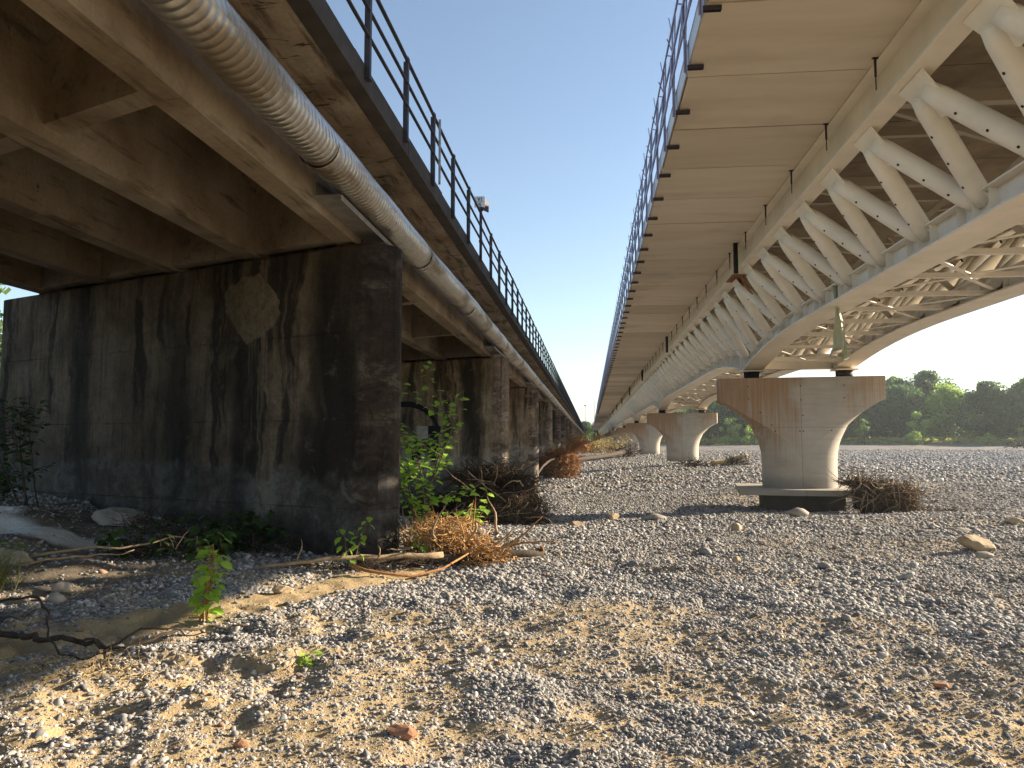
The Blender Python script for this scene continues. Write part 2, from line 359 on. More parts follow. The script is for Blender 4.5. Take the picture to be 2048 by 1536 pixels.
# ------------------------------------------------------------------ ground
CP = np.array([  # x, y, z control points of the river bed
 (-4.8,3.5,-1.60),(-3,3.5,-1.64),(0,3,-1.65),(3,3.5,-1.66),(6,5,-1.68),(-5.2,6,-1.58),(-3.9,6.4,-1.66),(-2.8,6,-1.64),(0,7,-1.65),(3,7,-1.65),
 (-4.6,8.6,-1.64),(-3,9.2,-1.72),(-1.8,10.2,-1.66),(0,11.5,-1.66),(3,11,-1.64),(6,12,-1.65),(9,14,-1.62),(-2.5,11,-1.85),(-1,14,-1.88),(1,16,-1.85),(4,16,-1.72),(-2.4,14,-2.05),
 (-3,18,-2.3),(-1,20,-2.25),(2,20,-2.02),(5,19,-1.80),(8,18,-1.70),(12,19,-1.62),(7,20.6,-1.84),(-3,25,-2.55),(0,27,-2.45),(3,24,-2.25),(4.5,24.5,-2.35),(6.8,25,-2.42),(9,24.5,-2.3),(13,26,-1.75),
 (-3,32,-2.72),(0,34,-2.55),(4,33,-1.95),(8,33,-1.75),(14,34,-1.65),(-3,40,-2.9),(-1,42,-2.8),(3,45,-2.1),(8,46,-1.62),(16,46,-1.55),
 (-3,56,-2.82),(0,56,-2.4),(5,57,-1.62),(9,57,-1.5),(20,60,-1.5),(-3,75,-2.4),(2,75,-1.9),(8,88,-1.42),(20,90,-1.4),(-3,110,-1.8),(4,115,-1.6),(10,120,-1.4),(40,80,-1.45),(60,120,-1.2),
 (30,150,-.75),(60,165,-.35),(110,150,-.3),(160,120,-.3),(-3,160,-1.4),(10,180,-1.2),(40,260,0),(0,300,-.5),(0,500,0),(200,400,0),(-60,200,-.5),(-60,80,-.6),(-40,30,-.5),(100,40,-1.3),(60,10,-1.5),(20,5,-1.65),
 (-5.4,11.6,-1.45),(-4.2,11,-1.74),(-6.2,10.5,-1.45),(-5.6,9.2,-1.52),(-7.4,9.8,-1.02),(-8.5,11,-.95),(-10.8,13,-.85),(-9.5,8.5,-.95),(-6.6,8,-1.35),(-7.5,6,-1.3),(-12,9,-.9),(-6,3,-1.55),(-9,3,-1.3),(-16,14,-.9),(-8,18,-1.4),(-6,16,-1.9),(-14,30,-1.2),(-7,30,-2.4),(-8,45,-2.7),(-18,50,-1.2)])
def hgt(x, y):
    x = np.asarray(x, float); y = np.asarray(y, float); sh = x.shape; x = x.ravel(); y = y.ravel()
    out = np.empty_like(x)
    for a in range(0, len(x), 20000):
        X = x[a:a+20000, None]; Y = y[a:a+20000, None]
        q = np.sqrt(X*X + Y*Y); h = .55 + .10*q
        d2 = (X - CP[None,:,0])**2 + (Y - CP[None,:,1])**2
        e = -d2/(2*h*h); e -= e.max(1, keepdims=True); wt = np.exp(e)
        out[a:a+20000] = (wt*CP[None,:,2]).sum(1)/wt.sum(1)
    q = np.hypot(x, y)
    out += (fbm(x*.45+3, y*.45+9, 3) - .5) * .16 * smooth(2, 14, q)
    k = np.exp(-q/16)
    out += (fbm(x*1.7+40, y*1.7+11, 4) - .5) * (.19*k + .05*np.exp(-q/60)) + (fbm(x*6.5+1, y*6.5+77, 2) - .5) * .05*np.exp(-q/9)
    lump = smooth(-1., -4.5, x) * smooth(9, 5.0, y) * smooth(0, 3, y + 1)
    bl = fbm(x*3.3+4, y*3.3+60, 2)
    out += (-smooth(.50, .66, bl) * .065 + (fbm(x*6+4, y*6, 3)-.5)*.09) * (.35*k + lump*1.3) 
    ridge = smooth(-4.5, -6.5, x) * smooth(15, 11, y) * smooth(7.5, 9, y)
    out += (fbm(x*1.2+7, y*2.0+31, 4) - .5) * .35 * ridge
    return out.reshape(sh)
def segd(x, y, pts):
    d = np.full(np.shape(x), 1e9)
    for (ax, ay), (bx, by) in zip(pts[:-1], pts[1:]):
        t = np.clip(((x-ax)*(bx-ax) + (y-ay)*(by-ay)) / ((bx-ax)**2 + (by-ay)**2), 0, 1)
        d = np.minimum(d, np.hypot(x-ax-t*(bx-ax), y-ay-t*(by-ay)))
    return d
def masks(x, y):
    n = fbm(x*.9+2, y*1.1+50, 5); n2 = fbm(x*.35+70, y*.35+20, 3)
    near = smooth(10.5, 5.5, y + .25*x + (n2-.5)*6)
    sand = smooth(.46, .55, n*.7 + n2*.3 + .16*near - .09 + .05*smooth(0, -3, x)*near) * (.2 + .8*near)
    sand = np.maximum(sand, smooth(.50, .26, segd(x, y, [(-4.6,5.7),(-3.9,6.5),(-3.4,7.6),(-2.85,9.2),(-2.3,9.9)]) + (n-.5)*.5))
    mid = smooth(.55, .66, fbm(x*.25+9, y*.5+2, 4)) * smooth(8, 11, y) * smooth(60, 20, y) * .55
    sand = np.maximum(sand, mid)
    sand = np.maximum(sand, smooth(.75, .25, segd(x, y, [(-1.2,12.2),(.3,11.3),(1.9,9.7),(3.2,8.9),(5.0,8.2),(9,7.6)]) + (n-.5)*.9) * .55)
    earth = smooth(-4.3, -5.3, x + (n-.5)*2.0) * smooth(7.0, 8.6, y - x*.15 + (n-.5)*1.5)
    earth = np.maximum(earth, smooth(-3.2, -3.9, x) * smooth(9.4, 10.2, y))
    pale = np.clip(smooth(1.0, .7, np.hypot((x+8.0)/1.7, (y-9.9)/.75) + (n-.5)*1.6), 0, 1)
    return sand, earth, pale
def strip(x, y): return smooth(.42, .22, segd(x, y, [(-4.6,5.7),(-3.9,6.5),(-3.4,7.6),(-2.85,9.2),(-2.3,9.9)]))
def axis(lo, hi, c0, c1, fine, grow):
    a = list(np.arange(c0, c1, fine)); s = fine
    while a[-1] < hi: s *= grow; a.append(a[-1] + s)
    s = fine
    while a[0] > lo: s *= grow; a.insert(0, a[0] - s)
    return np.array(a)
gx = axis(-700, 900, -6.5, 5.5, .045, 1.035); gy = axis(-80, 2500, 2.6, 14, .045, 1.028)
GX, GY = np.meshgrid(gx, gy); GZ = hgt(GX, GY)
me = bpy.data.meshes.new('ground'); nx, ny = len(gx), len(gy)
me.vertices.add(nx*ny); me.vertices.foreach_set('co', np.stack([GX, GY, GZ], -1).ravel())
ii = (np.arange(ny-1)[:, None]*nx + np.arange(nx-1)[None]).ravel()
fc = np.stack([ii, ii+1, ii+1+nx, ii+nx], -1)
me.loops.add(fc.size); me.loops.foreach_set('vertex_index', fc.ravel()); me.polygons.add(len(ii))
me.polygons.foreach_set('loop_start', np.arange(len(ii))*4); me.polygons.foreach_set('loop_total', np.full(len(ii), 4))
me.polygons.foreach_set('use_smooth', np.ones(len(ii), bool)); me.update()
for nm, a in zip(('sand', 'earth', 'pale'), masks(GX, GY)):
    at = me.attributes.new(nm, 'FLOAT', 'POINT'); at.data.foreach_set('value', a.ravel().astype(np.float32))
me.materials.append(MAT['ground'])
g = bpy.data.objects.new('ground', me); COL.objects.link(g); g['kind'] = 'structure'
def gz(x, y): return float(hgt(np.array([x]), np.array([y]))[0])

# pebbles: one object, instances on points
def ico(sub):
    import bmesh
    b = bmesh.new(); bmesh.ops.create_icosphere(b, subdivisions=sub, radius=1); v = np.array([q.co[:] for q in b.verts])
    f = [tuple(q.index for q in p.verts) for p in b.faces]; b.free(); return v, f
pcol = bpy.data.collections.new('pebble_shapes')
for i in range(10):
    v, f = ico(2 if i < 7 else 1); r_ = np.random.default_rng(100+i)
    k = np.array([1, r_.uniform(.62, .95), r_.uniform(.34, .62)])
    d = 1 + .10*np.sin(v @ r_.normal(size=3)*2.1 + r_.uniform(0, 6)) + .06*np.sin(v @ r_.normal(size=3)*3.7)
    for _ in range(2):                                                 # a flat worn side or two
        nrm = r_.normal(size=3); nrm /= np.linalg.norm(nrm); dd = v @ nrm; d = np.where(dd > .62, d*.62/np.maximum(dd, .62)*1.02, d)
    v = v*d[:, None]*k
    pm = bpy.data.meshes.new('pebble'); pm.from_pydata(v.tolist(), [], f); pm.polygons.foreach_set('use_smooth', [i != 3]*len(f)); pm.materials.append(MAT['pebble'])
    po = bpy.data.objects.new('pebble', pm); pcol.objects.link(po)
def scatter(n, q0, q1, s0, s1, key, pw=2.):
    th = rng.uniform(R(-47), R(47), n) - R(5.8)
    q = (q0**(3-pw) + rng.random(n)*(q1**(3-pw) - q0**(3-pw)))**(1/(3-pw)) if pw != 3 else q0*(q1/q0)**rng.random(n)
    x = q*np.sin(th); y = q*np.cos(th)
    s, e, p = masks(x, y)
    vis = fbm(x*.8+11, y*.8+5, 3)
    keep = rng.random(n) < (1 - .62*s) * (1 - .72*e) * (1 - p*.97) * (1 - .93*strip(x, y))
    x, y, q = x[keep], y[keep], q[keep]
    sz = s0*(s1/s0)**(rng.random(len(x))**2.1)
    sz *= (.50 + .55*fbm(x*.7+30, y*.7+3, 2) + .45*fbm(x*.13+3, y*.3+31, 3))
    return x, y, sz
parts = [scatter(190000, 3.0, 9, .0065, .026, 0), scatter(190000, 8, 17, .014, .042, 1), scatter(180000, 15, 40, .03, .075, 2), scatter(120000, 36, 120, .07, .17, 3),
         scatter(2600, 3.0, 12, .024, .045, 4), scatter(1500, 10, 45, .055, .12, 5), scatter(260000, 2.9, 7.5, .0035, .009, 6)]
X = np.concatenate([p[0] for p in parts]); Y = np.concatenate([p[1] for p in parts]); S = np.concatenate([p[2] for p in parts])
Z = hgt(X, Y) + S*rng.uniform(-.30, .32, len(S))
n = len(X)
pmz = bpy.data.meshes.new('gravel'); pmz.vertices.add(n); pmz.vertices.foreach_set('co', np.stack([X, Y, Z], -1).ravel())
rot = np.stack([rng.normal(0, .36, n), rng.normal(0, .36, n), rng.uniform(0, 6.283, n)], -1)
a = pmz.attributes.new('rot', 'FLOAT_VECTOR', 'POINT'); a.data.foreach_set('vector', rot.ravel().astype(np.float32))
a = pmz.attributes.new('size', 'FLOAT', 'POINT'); a.data.foreach_set('value', S.astype(np.float32))
ix = np.where(S < .012, rng.integers(7, 10, n), rng.integers(0, 7, n)); ix = np.where(np.hypot(X, Y) > 36, rng.integers(7, 10, n), ix)
a = pmz.attributes.new('pick', 'INT', 'POINT'); a.data.foreach_set('value', ix.astype(np.int32))
po = bpy.data.objects.new('gravel', pmz); COL.objects.link(po)
tag(po, 'loose grey river pebbles and gravel covering the dry bed', 'gravel', kind='stuff')
ng = bpy.data.node_groups.new('gravel_scatter', 'GeometryNodeTree')
ng.interface.new_socket('Geometry', in_out='INPUT', socket_type='NodeSocketGeometry'); ng.interface.new_socket('Geometry', in_out='OUTPUT', socket_type='NodeSocketGeometry')
N = ng.nodes; L = ng.links
gi = N.new('NodeGroupInput'); go = N.new('NodeGroupOutput'); m2p = N.new('GeometryNodeMeshToPoints'); iop = N.new('GeometryNodeInstanceOnPoints')
ci = N.new('GeometryNodeCollectionInfo'); ci.inputs['Collection'].default_value = pcol; ci.inputs['Separate Children'].default_value = True; ci.inputs['Reset Children'].default_value = True
def na(name, t):
    x = N.new('GeometryNodeInputNamedAttribute'); x.data_type = t; x.inputs[0].default_value = name; return x.outputs[0]
L.new(gi.outputs[0], m2p.inputs[0]); L.new(m2p.outputs[0], iop.inputs['Points']); L.new(ci.outputs[0], iop.inputs['Instance'])
iop.inputs['Pick Instance'].default_value = True
L.new(na('pick', 'INT'), iop.inputs['Instance Index'])
e2r = N.new('FunctionNodeEulerToRotation'); L.new(na('rot', 'FLOAT_VECTOR'), e2r.inputs[0]); L.new(e2r.outputs[0], iop.inputs['Rotation'])
L.new(na('size', 'FLOAT'), iop.inputs['Scale']); L.new(iop.outputs[0], go.inputs[0])
md = po.modifiers.new('scatter', 'NODES'); md.node_group = ng

# ------------------------------------------------------------------ old bridge
SK = .43; OS = 15.12; OY = 10.28; NOLD = 26
def oy(k, x): return OY + OS*k + SK*(-2.6 - x)          # centre line of pier k at x
ob = empty('old_bridge', (-7, OY, -1.7), 'old concrete girder bridge on stained wall piers, on the left', 'bridge')
OB = (-7, OY, -1.7)
def stadium(k, r=.42, x0=-11.4, x1=-3.16, n=10):
    ax = Vector((x0 - x1, -SK*(x0 - x1), 0)).normalized(); nn = Vector((-ax.y, ax.x, 0))
    if nn.y > 0: nn = -nn
    c1 = Vector((x1, oy(k, x1) + .38, 0)); c0 = Vector((x0, oy(k, x0) + .38, 0)); P = []
    for i in range(n+1):
        a = math.pi*i/n; P.append(c1 + nn*(r*math.cos(a)) - ax*(r*math.sin(a)))
    for i in range(n+1):
        a = math.pi*i/n; P.append(c0 - nn*(r*math.cos(a)) + ax*(r*math.sin(a)))
    return P
for k in range(-1, NOLD):
    P = stadium(k); b = MB(); n = len(P); zs = [-4.2, -1.5, .6, 2.2, 2.80] if k < 5 else [-4.2, 2.80]
    vs = [Vector((p.x, p.y, z)) for z in zs for p in P]
    fs = [(i*n+j, i*n+(j+1) % n, (i+1)*n+(j+1) % n, (i+1)*n+j) for i in range(len(zs)-1) for j in range(n)]
    b.add(vs, fs, False); b.add([Vector((p.x, p.y, 2.80)) for p in P], [tuple(range(n))])
    pr = b.build('pier', MAT['pier_old'], ob, OB)
    for bx in (-3.51, -5.27, -7.03, -8.79, -10.5):
        if k < 4:
            b = MB(); y = oy(k, bx) + .38; b.box(bx-.14, bx+.14, y-.3, y+.3, 2.797, 2.852); b.build('bearing_pad', MAT['rubber'], pr, OB)
PG = Parts('girder', MAT['girder'], ob, OB); PC = Parts('cross_beam', MAT['girder'], ob, OB); PK = Parts('kerb_beam', MAT['curb'], ob, OB)
for k in range(-1, NOLD-1):                               # span k -> k+1
    for bx in (-3.51, -5.27, -7.03, -8.79, -10.5):
        b = PG.add(k); hw = .15
        def sl(x, z, kk, o): return (x, oy(kk, x) + .38 + o, z)
        for x0, x1, z0, z1 in ((bx-hw, bx+hw, 2.85, 4.12),):
            a = [sl(x0, z0, k, .03), sl(x1, z0, k, .03), sl(x1, z0, k+1, -.03), sl(x0, z0, k+1, -.03)]
            c = [(p[0], p[1], z1) for p in a]
            b.add(a + c, [(0,3,2,1),(4,5,6,7),(0,1,5,4),(1,2,6,5),(2,3,7,6),(3,0,4,7)])
    for fr in (.03, 1/3, 2/3, .97):
        bot = 2.98 if .1 < fr < .9 else 2.88
        for x0, x1 in ((-5.12,-3.66),(-6.88,-5.42),(-8.64,-7.18),(-10.35,-8.94)):
            b = PC.add(k); y0 = oy(k, x0) + .38 + OS*fr; y1 = oy(k, x1) + .38 + OS*fr; t = .13
            a = [(x0,y0-t,bot),(x1,y1-t,bot),(x1,y1+t,bot),(x0,y0+t,bot)]; c = [(p[0],p[1],4.11) for p in a]
            b.add(a+c, [(0,3,2,1),(4,5,6,7),(0,1,5,4),(1,2,6,5),(2,3,7,6),(3,0,4,7)])
    b = MB()                                              # slab with a skewed joint over each pier
    x0, x1 = -11.4, -2.60
    q = lambda x, kk, o: (x, oy(kk, x) + .3 + o, 4.10)
    a = [q(x0, k, .012), q(x1, k, .012), q(x1, k+1, -.012), q(x0, k+1, -.012)]; c = [(p[0], p[1], 4.30) for p in a]
    b.add(a+c, [(0,3,2,1),(4,5,6,7),(0,1,5,4),(1,2,6,5),(2,3,7,6),(3,0,4,7)])
    b.build('deck_slab', MAT['deck_old'], ob, OB)
    b = PK.add(k); ya = oy(k, -2.6) + .31; yb = oy(k+1, -2.6) + .29
    for i in range(6):                                    # kerb beam with a slightly uneven edge
        u0 = ya + (yb-ya)*i/6; u1 = ya + (yb-ya)*(i+1)/6 
        b.box(-2.78, -2.575 + random.uniform(-.006,.006), u0, u1, 4.075 + random.uniform(-.006,.006), 4.36 + random.uniform(-.008,.008))
    b = PK.add(k+.5); b.box(-11.42, -11.2, ya+3.7, yb+3.7, 4.07, 4.35)
PG.done(); PC.done(); PK.done()
rl = MB()
y0 = -6; yend = OY + OS*(NOLD-1)
for z, r_ in ((5.36, .028), (5.04, .024), (4.72, .024)):
    yy = [y0 + (yend-y0)*i/200 for i in range(201)]
    rl.tube([(-2.54 + .008*math.sin(i*1.7), y, z + .01*math.sin(i*.9+z)) for i, y in enumerate(yy)], r_, 6)
rail = rl.build('railing', MAT['rail_old'], ob, OB)
pb = MB(); pb.box(-.022,.022,-.04,.04,-.04,1.10); pb.box(-.04,.03,-.055,.055,-.10,-.04); pb.tube([(0,-.04,1.10),(0,.04,1.10)], .032, 8)
pb.box(-.05,-.022,-.02,.02,.02,1.06)
post0 = None
for i in range(-7, 100):
    y = 10.34 + 1.87*i
    if i == 4: continue
    loc = (-2.545 + 7, y - OY, 4.30 + 1.7)
    if post0 is None: post0 = pb.build('post', MAT['rail_old'], rail); post0.location = loc
    elif i < 92: copyo(post0, rail, loc)
rest = MB()
for i in range(92, 200): y = 10.34 + 1.87*i; rest.box(-2.57,-2.52,y-.04,y+.04,4.26,5.40)
o = rest.build('post', MAT['rail_old'], rail, OB); o['kind'] = 'stuff'
b = MB(); b.box(-2.51,-2.475, 12.44,12.47, 4.3,5.42); b.build('conduit', MAT['grey'], rail, OB)
# kilometre sign on a post
sg = empty('kilometre_sign', (-2.53, 17.62, 4.25), 'small white plates reading VI and 5 on a dark post rising above the old railing', 'sign')
b = MB(); b.tube([(0,0,-.05),(0,0,1.22)], .034, 10); b.tube([(0,0,.40),(0,0,.46)], .045, 10); b.tube([(0,0,1.17),(0,0,1.24)], .07, 8); b.build('post', MAT['rail_old'], sg)
def plate(a, cz, lx):
    b = MB(); b.box(-.125,.125,-.012,.012,-.13,.13); p = b.build('sign_plate', MAT['sign'], sg); p.location = (lx, -.05 if a < .5 else .07, cz); p.rotation_euler = (0, 0, a); return p
p1 = plate(R(4), 1.36, -.02); p2 = plate(R(64), 1.30, .10); p2.data.materials[0] = MAT['rail_old']
ink = MB(); fy = -.0145
def stroke(pts, wd=.016):
    for a, c in zip(pts[:-1], pts[1:]): ink.bar((a[0], fy, a[1]), (c[0], fy, c[1]), wd, .003, (0,1,0))
def stroke(pts, wd=.017):
    for a, c in zip(pts[:-1], pts[1:]):
        a = Vector((a[0], fy, a[1])); c = Vector((c[0], fy, c[1])); d = (c-a).normalized(); s_ = Vector((-d.z, 0, d.x))*wd/2; d = d*wd*.35
        ink.prism([a-s_-d, c-s_+d, c+s_+d, a+s_-d], (0, -.002, 0))
stroke([(-.045,.10),(-.018,.025),(.009,.10)]); stroke([(.045,.10),(.045,.025)])
stroke([(-.09,.0),(.09,.0)], .006)
stroke([(.03,-.035),(-.022,-.035),(-.024,-.066),(.012,-.066),(.028,-.082),(.012,-.102),(-.026,-.102)], .014)
ink.build('lettering', MAT['ink'], p1)

# insulated pipe along the old bridge
pp = empty('pipeline', (-2.97, 10, 3.24), 'ribbed galvanised pipe slung along the outer girder of the old bridge', 'pipe')
ry = -7.
while ry < 150:
    L_ = 5.04; b = MB(); pts = []; rad = []
    st = .105 if ry < 45 else .5
    yy = ry; i = 0
    if st < .2:
        while yy < ry + L_ - .001:
            dent = .004*math.sin(yy*3.1)
            for dy, dr in ((0, -.008), (.004, -.008), (.010, .001), (st*.5, .0025), (st-.006, .001)):
                pts.append((-2.97 + .012*math.sin(yy*.4), yy+dy, 3.27 + .01*math.sin(yy*.8))); rad.append(.236 + dr + dent)
            yy += st
    else:
        while yy < ry + L_ + .01: pts.append((-2.97, yy, 3.27)); rad.append(.238); yy += st
    b.tube(pts, rad, 28, cap=False); b.tube([(-2.97, ry-.09, 3.24), (-2.97, ry-.08, 3.24), (-2.97, ry+.08, 3.24), (-2.97, ry+.09, 3.24)], [.238,.244,.244,.238], 28, cap=False)
    b.build('pipe_section', MAT['pipe'], pp, (-2.97, 10, 3.24)); ry += L_
b = MB(); b.tube([(-2.97, ry-1, 3.27), (-2.97, 390, 3.27)], .238, 12, cap=False); b.build('pipe_section', MAT['pipe'], pp, (-2.97, 10, 3.24))
for k in range(0, 12):
    y = OY + OS*k; b = MB()
    b.box(-3.355, -3.0, y-1.35, y+1.7, 2.985, 3.0); b.box(-3.355, -3.343, y-1.35, y+1.7, 3.001, 3.20); b.box(-3.012, -3.0, y-1.35, y+1.7, 2.93, 2.984)
    b.build('pipe_bracket', MAT['grey'], pp, (-2.97, 10, 3.24))

# paint on the second pier: a black arc, a black block and pale squares
def on_pier2(x, z): 
    return Vector((x, oy(1, x) + .38 - .42/math.cos(math.atan(SK)) , z))
mu = empty('wall_mural', (-6, oy(1,-6), 0), 'black and white painted figure on the second pier behind the sapling', 'graffiti')
def paintpoly(name, pts, mat, off):
    b = MB(); nn = Vector((-SK, -1, 0)).normalized()
    P = [on_pier2(x, z) + nn*off for x, z in pts]; b.prism(P, -nn*.003); b.build(name, mat, mu, mu.location)
arc = [(-6.6 + 1.42*math.cos(a), .1 + 1.30*math.sin(a)) for a in np.linspace(0.25, 1.7, 14)]
arc2 = [(-6.6 + 1.30*math.cos(a), .1 + 1.10*math.sin(a)) for a in np.linspace(0.25, 1.7, 14)][::-1]
paintpoly('painted_arc', arc + arc2, MAT['paint'], .004)
paintpoly('painted_block', [(-5.66,.22),(-5.18,.22),(-5.18,.50),(-5.66,.52)], MAT['paint'], .007)
paintpoly('painted_square', [(-6.1,.05),(-5.68,.07),(-5.68,.50),(-6.1,.52)], MAT['paintw'], .006)
paintpoly('painted_block', [(-5.5,-.75),(-5.28,-.7),(-5.26,.19),(-5.58,.19),(-5.75,-.3)], MAT['paint'], .0055)
paintpoly('painted_block', [(-6.3,-.7),(-5.95,-.65),(-5.98,.0),(-6.35,.0)], MAT['paint'], .0055)

# ------------------------------------------------------------------ new bridge
CX = 6.87; NS = 32.3; NY = 26.3; NP = 13; NODE = NS/18; XT, XB = 4.21, 5.43
NB = (CX, NY, -1.7)
nb = empty('new_bridge', NB, 'new cream steel truss bridge with arched lower chords on flared concrete piers, on the right', 'bridge')
def zb(y):
    d = abs((y - NY + NS/2) % NS - NS/2); return 2.33 + .58*(1 - (1 - min(d/7.5, 1))**2.2)
MAT['inner_slab_shade'] = plain('shade_toned_concrete', (.25,.205,.155), .9, var=.2, scale=1.5)  # slab between the trusses coloured darker to stand in for shade there
# deck panels
for i in range(-4, 96):
    y0 = 11.09 + 1.925*i; b = MB(); dz = random.uniform(-.009, .009); dx = random.uniform(-.012, .012)
    b.box(1.46+dx, 4.20, y0+.017, y0+1.925-.017, 5.30+dz, 5.44); b.box(9.54, 12.28, y0+.017, y0+1.925-.017, 5.30+dz, 5.44); b.mi = 1; b.box(4.203, 9.537, y0+.012, y0+1.925-.012, 5.302, 5.44); b.mi = 0; b.build('deck_panel', [MAT['soffit'], MAT['inner_slab_shade']], nb, NB)
b = MB()
for i in range(96, 215):
    y0 = 11.09 + 1.925*i; b.box(1.46, 12.28, y0+.012, y0+1.913, 5.30+random.uniform(-.004,.004), 5.44)
o = b.build('deck_panel', MAT['soffit'], nb, NB); o['kind'] = 'stuff'
Yend = 11.09 + 1.925*215
b = MB(); b.box(1.47, 12.26, 3.5, Yend, 5.445, 5.56); b.build('deck_slab', MAT['soffit'], nb, NB)
b = MB()
for i in range(-2, 140):
    y0 = 11.09 + 3*i; b.box(1.425, 1.445, y0+.004, y0+2.996, 5.315, 5.60); b.box(1.415, 1.47, y0+.004, y0+2.996, 5.60, 5.615)
b.box(12.30, 12.32, 3, Yend, 5.31, 5.6)
b.build('fascia', MAT['fascia'], nb, NB)
b = MB(); b.box(2.45, 2.62, 3.4, Yend, 5.562, 7.35); b.build('added_sun_blocker', MAT['fascia'], nb, NB)  # added unseen wall, keeps the sun off the old railing and kerb
# temporary guard rail along the edge
gr = MB()
for (z, h) in ((6.62, .05), (6.18, .045), (5.78, .08)):
    y = 4.
    while y < Yend: gr.box(1.345, 1.37, y, y+2.98, z+random.uniform(-.02,.02)-h/2, z+h/2); y += 3
grail = gr.build('guard_rail', MAT['bluesteel'], nb, NB)
b = MB()
b.mi = 1; b.box(-.03,.20,-.034,-.022,-.06,-.005); b.box(-.03,.20,.022,.034,-.06,-.005); b.box(.19,.20,-.0215,.0215,-.06,-.005); b.mi = 0; b.box(-.045,-.03,-.055,.055,-.11,.34); b.box(-.10,-.085,-.05,.05,.62,.86); b.bar((-.05,-.05,.3),(-.09,-.7,1.25),.022,.022); b.bar((-.05,.05,.9),(-.10,.65,.35),.018,.018); b.bar((-.07,0,1.3),(-.10,.12,1.62),.012,.012); b.bar((-.07,.0,1.0),(-.16,-.15,1.12),.014,.014)
b.tube([(-.06,0,-.1),(-.06,0,1.42)], .016, 6); b.bar((-.06,0,1.2),(-.02,0,1.50), .01, .01); b.bar((-.06,0,.9),(-.13,.06,.95), .02, .02); b.box(-.09,-.075,-.05,.05,.40,.62)
gp0 = None
for i in range(-3, 97):
    loc = (1.43 - CX, 9.21 + 1.49*i - NY, 5.29 + 1.7 + random.uniform(-.004, 0))
    if gp0 is None: gp0 = b.build('guard_post', [MAT['bluesteel'], MAT['rail_old']], grail); gp0.location = loc
    else: copyo(gp0, grail, loc)
b = MB()
for i in range(97, 270): y = 9.21 + 1.49*i; b.box(1.35, 1.40, y-.03, y+.03, 5.2, 6.75)
o = b.build('guard_post', MAT['bluesteel'], grail, NB); o['kind'] = 'stuff'
# trusses
def mirror(x): return 2*CX - x
def truss_pt(side, top, y):
    if top: return Vector((XT + .12 if side < 0 else mirror(XT) - .12, y, 4.49))
    return Vector((XB if side < 0 else mirror(XB), y, zb(y) + .36))
def chord_rib(side, ys):
    b = MB(); sx = 1 if side < 0 else -1; x = XB if side < 0 else mirror(XB)
    for ya, yb_ in zip(ys[:-1], ys[1:]):
        za, zc = zb(ya), zb(yb_)
        for (xa, xc, lo, hi) in ((-.33, .33, 0, .035), (-.014, .014, .036, .46), (-.16, .16, .461, .485)):
            vs = [(x+xa,ya,za+lo),(x+xc,ya,za+lo),(x+xc,yb_,zc+lo),(x+xa,yb_,zc+lo),(x+xa,ya,za+hi),(x+xc,ya,za+hi),(x+xc,yb_,zc+hi),(x+xa,yb_,zc+hi)]
            b.add(vs, [(0,3,2,1),(4,5,6,7),(0,1,5,4),(1,2,6,5),(2,3,7,6),(3,0,4,7)], False)
    y = ys[0] + NODE*.25
    while y < ys[-1]:
        z = zb(y)
        if round((y - ys[0])/NODE*4 - 1) % 4 != 3: b.box(x-.13, x-.0145, y-.005, y+.005, z+.037, z+.46); b.box(x+.0145, x+.13, y-.005, y+.005, z+.037, z+.46)
        y += NODE/4
    return b
spans = list(range(-1, NP-1))
for k in spans:
    ya, yb_ = NY + NS*k, NY + NS*(k+1)
    for side in (-1, 1):
        nseg = 36 if k < 4 else 12
        chord_rib(side, [ya + NS*i/nseg for i in range(nseg+1)]).build('lower_chord', MAT['cream'], nb, NB)
        x = XT if side < 0 else mirror(XT); b = MB()
        b.box(x-.012, x+.012, ya, yb_, 4.70, 5.298); b.box(x-.165, x+.165, ya, yb_, 4.665, 4.698); b.box(x-.2, x+.2, ya+.001, yb_-.001, 5.27, 5.294)
        y = ya
        while y < yb_ - .1:
            b.box(x+.0125, x+.14, y-.006, y+.006, 4.70, 5.269); b.box(x-.14, x-.0125, y+NODE/2-.006, y+NODE/2+.006, 4.70, 5.269) if False else None
            y += NODE
        b.build('upper_chord', MAT['cream'], nb, NB)
# diagonals: thick tubes with gussets at both ends
def diag(b, a, c, dots=True):
    d = (c - a).normalized(); 
    b.mi = 0; b.tube([a, a.lerp(c, .12), a.lerp(c, .5), a.lerp(c, .88), c], [.12, .146, .150, .146, .115], 14)
    if dots:
        b.mi = 1
        s_ = Vector((-1, -.25, -.25)) if a.x < CX else Vector((1, -.25, -.25))
        s_ = (s_ - d*s_.dot(d)).normalized()
        for f in (.3, .55, .78): p = a.lerp(c, f) + s_*.148; b.tube([p, p + s_*.006], .019, 8)
        b.mi = 0
dl = []
for k in range(-1, NP-1):
    for i in range(18):
        yt = NY + NS*k + NODE*i
        for side in (-1, 1):
            for sgn in (-1, 1):
                dl.append((yt, side, sgn))
def rank(e): return (0 if e[1] < 0 else 14) + e[0] if e[0] > 4.5 else 1e6
dl.sort(key=rank)
def make_diag(b, e, dots):
    yt, side, sgn = e; T = truss_pt(side, True, yt + sgn*.10); B = truss_pt(side, False, yt + sgn*(NODE/2 - .07))
    diag(b, T, B, dots)
for e in dl[:100]:
    b = MB(); make_diag(b, e, True); b.build('diagonal_tube', [MAT['cream'], MAT['hole']], nb, NB)
b = MB()
for e in dl[100:]:
    if e[0] > 3 : make_diag(b, e, False)
o = b.build('diagonal_tube', [MAT['cream'], MAT['hole']], nb, NB); o['kind'] = 'stuff'
PGu = Parts('gusset_plate', [MAT['cream'], MAT['hole']], nb, NB)
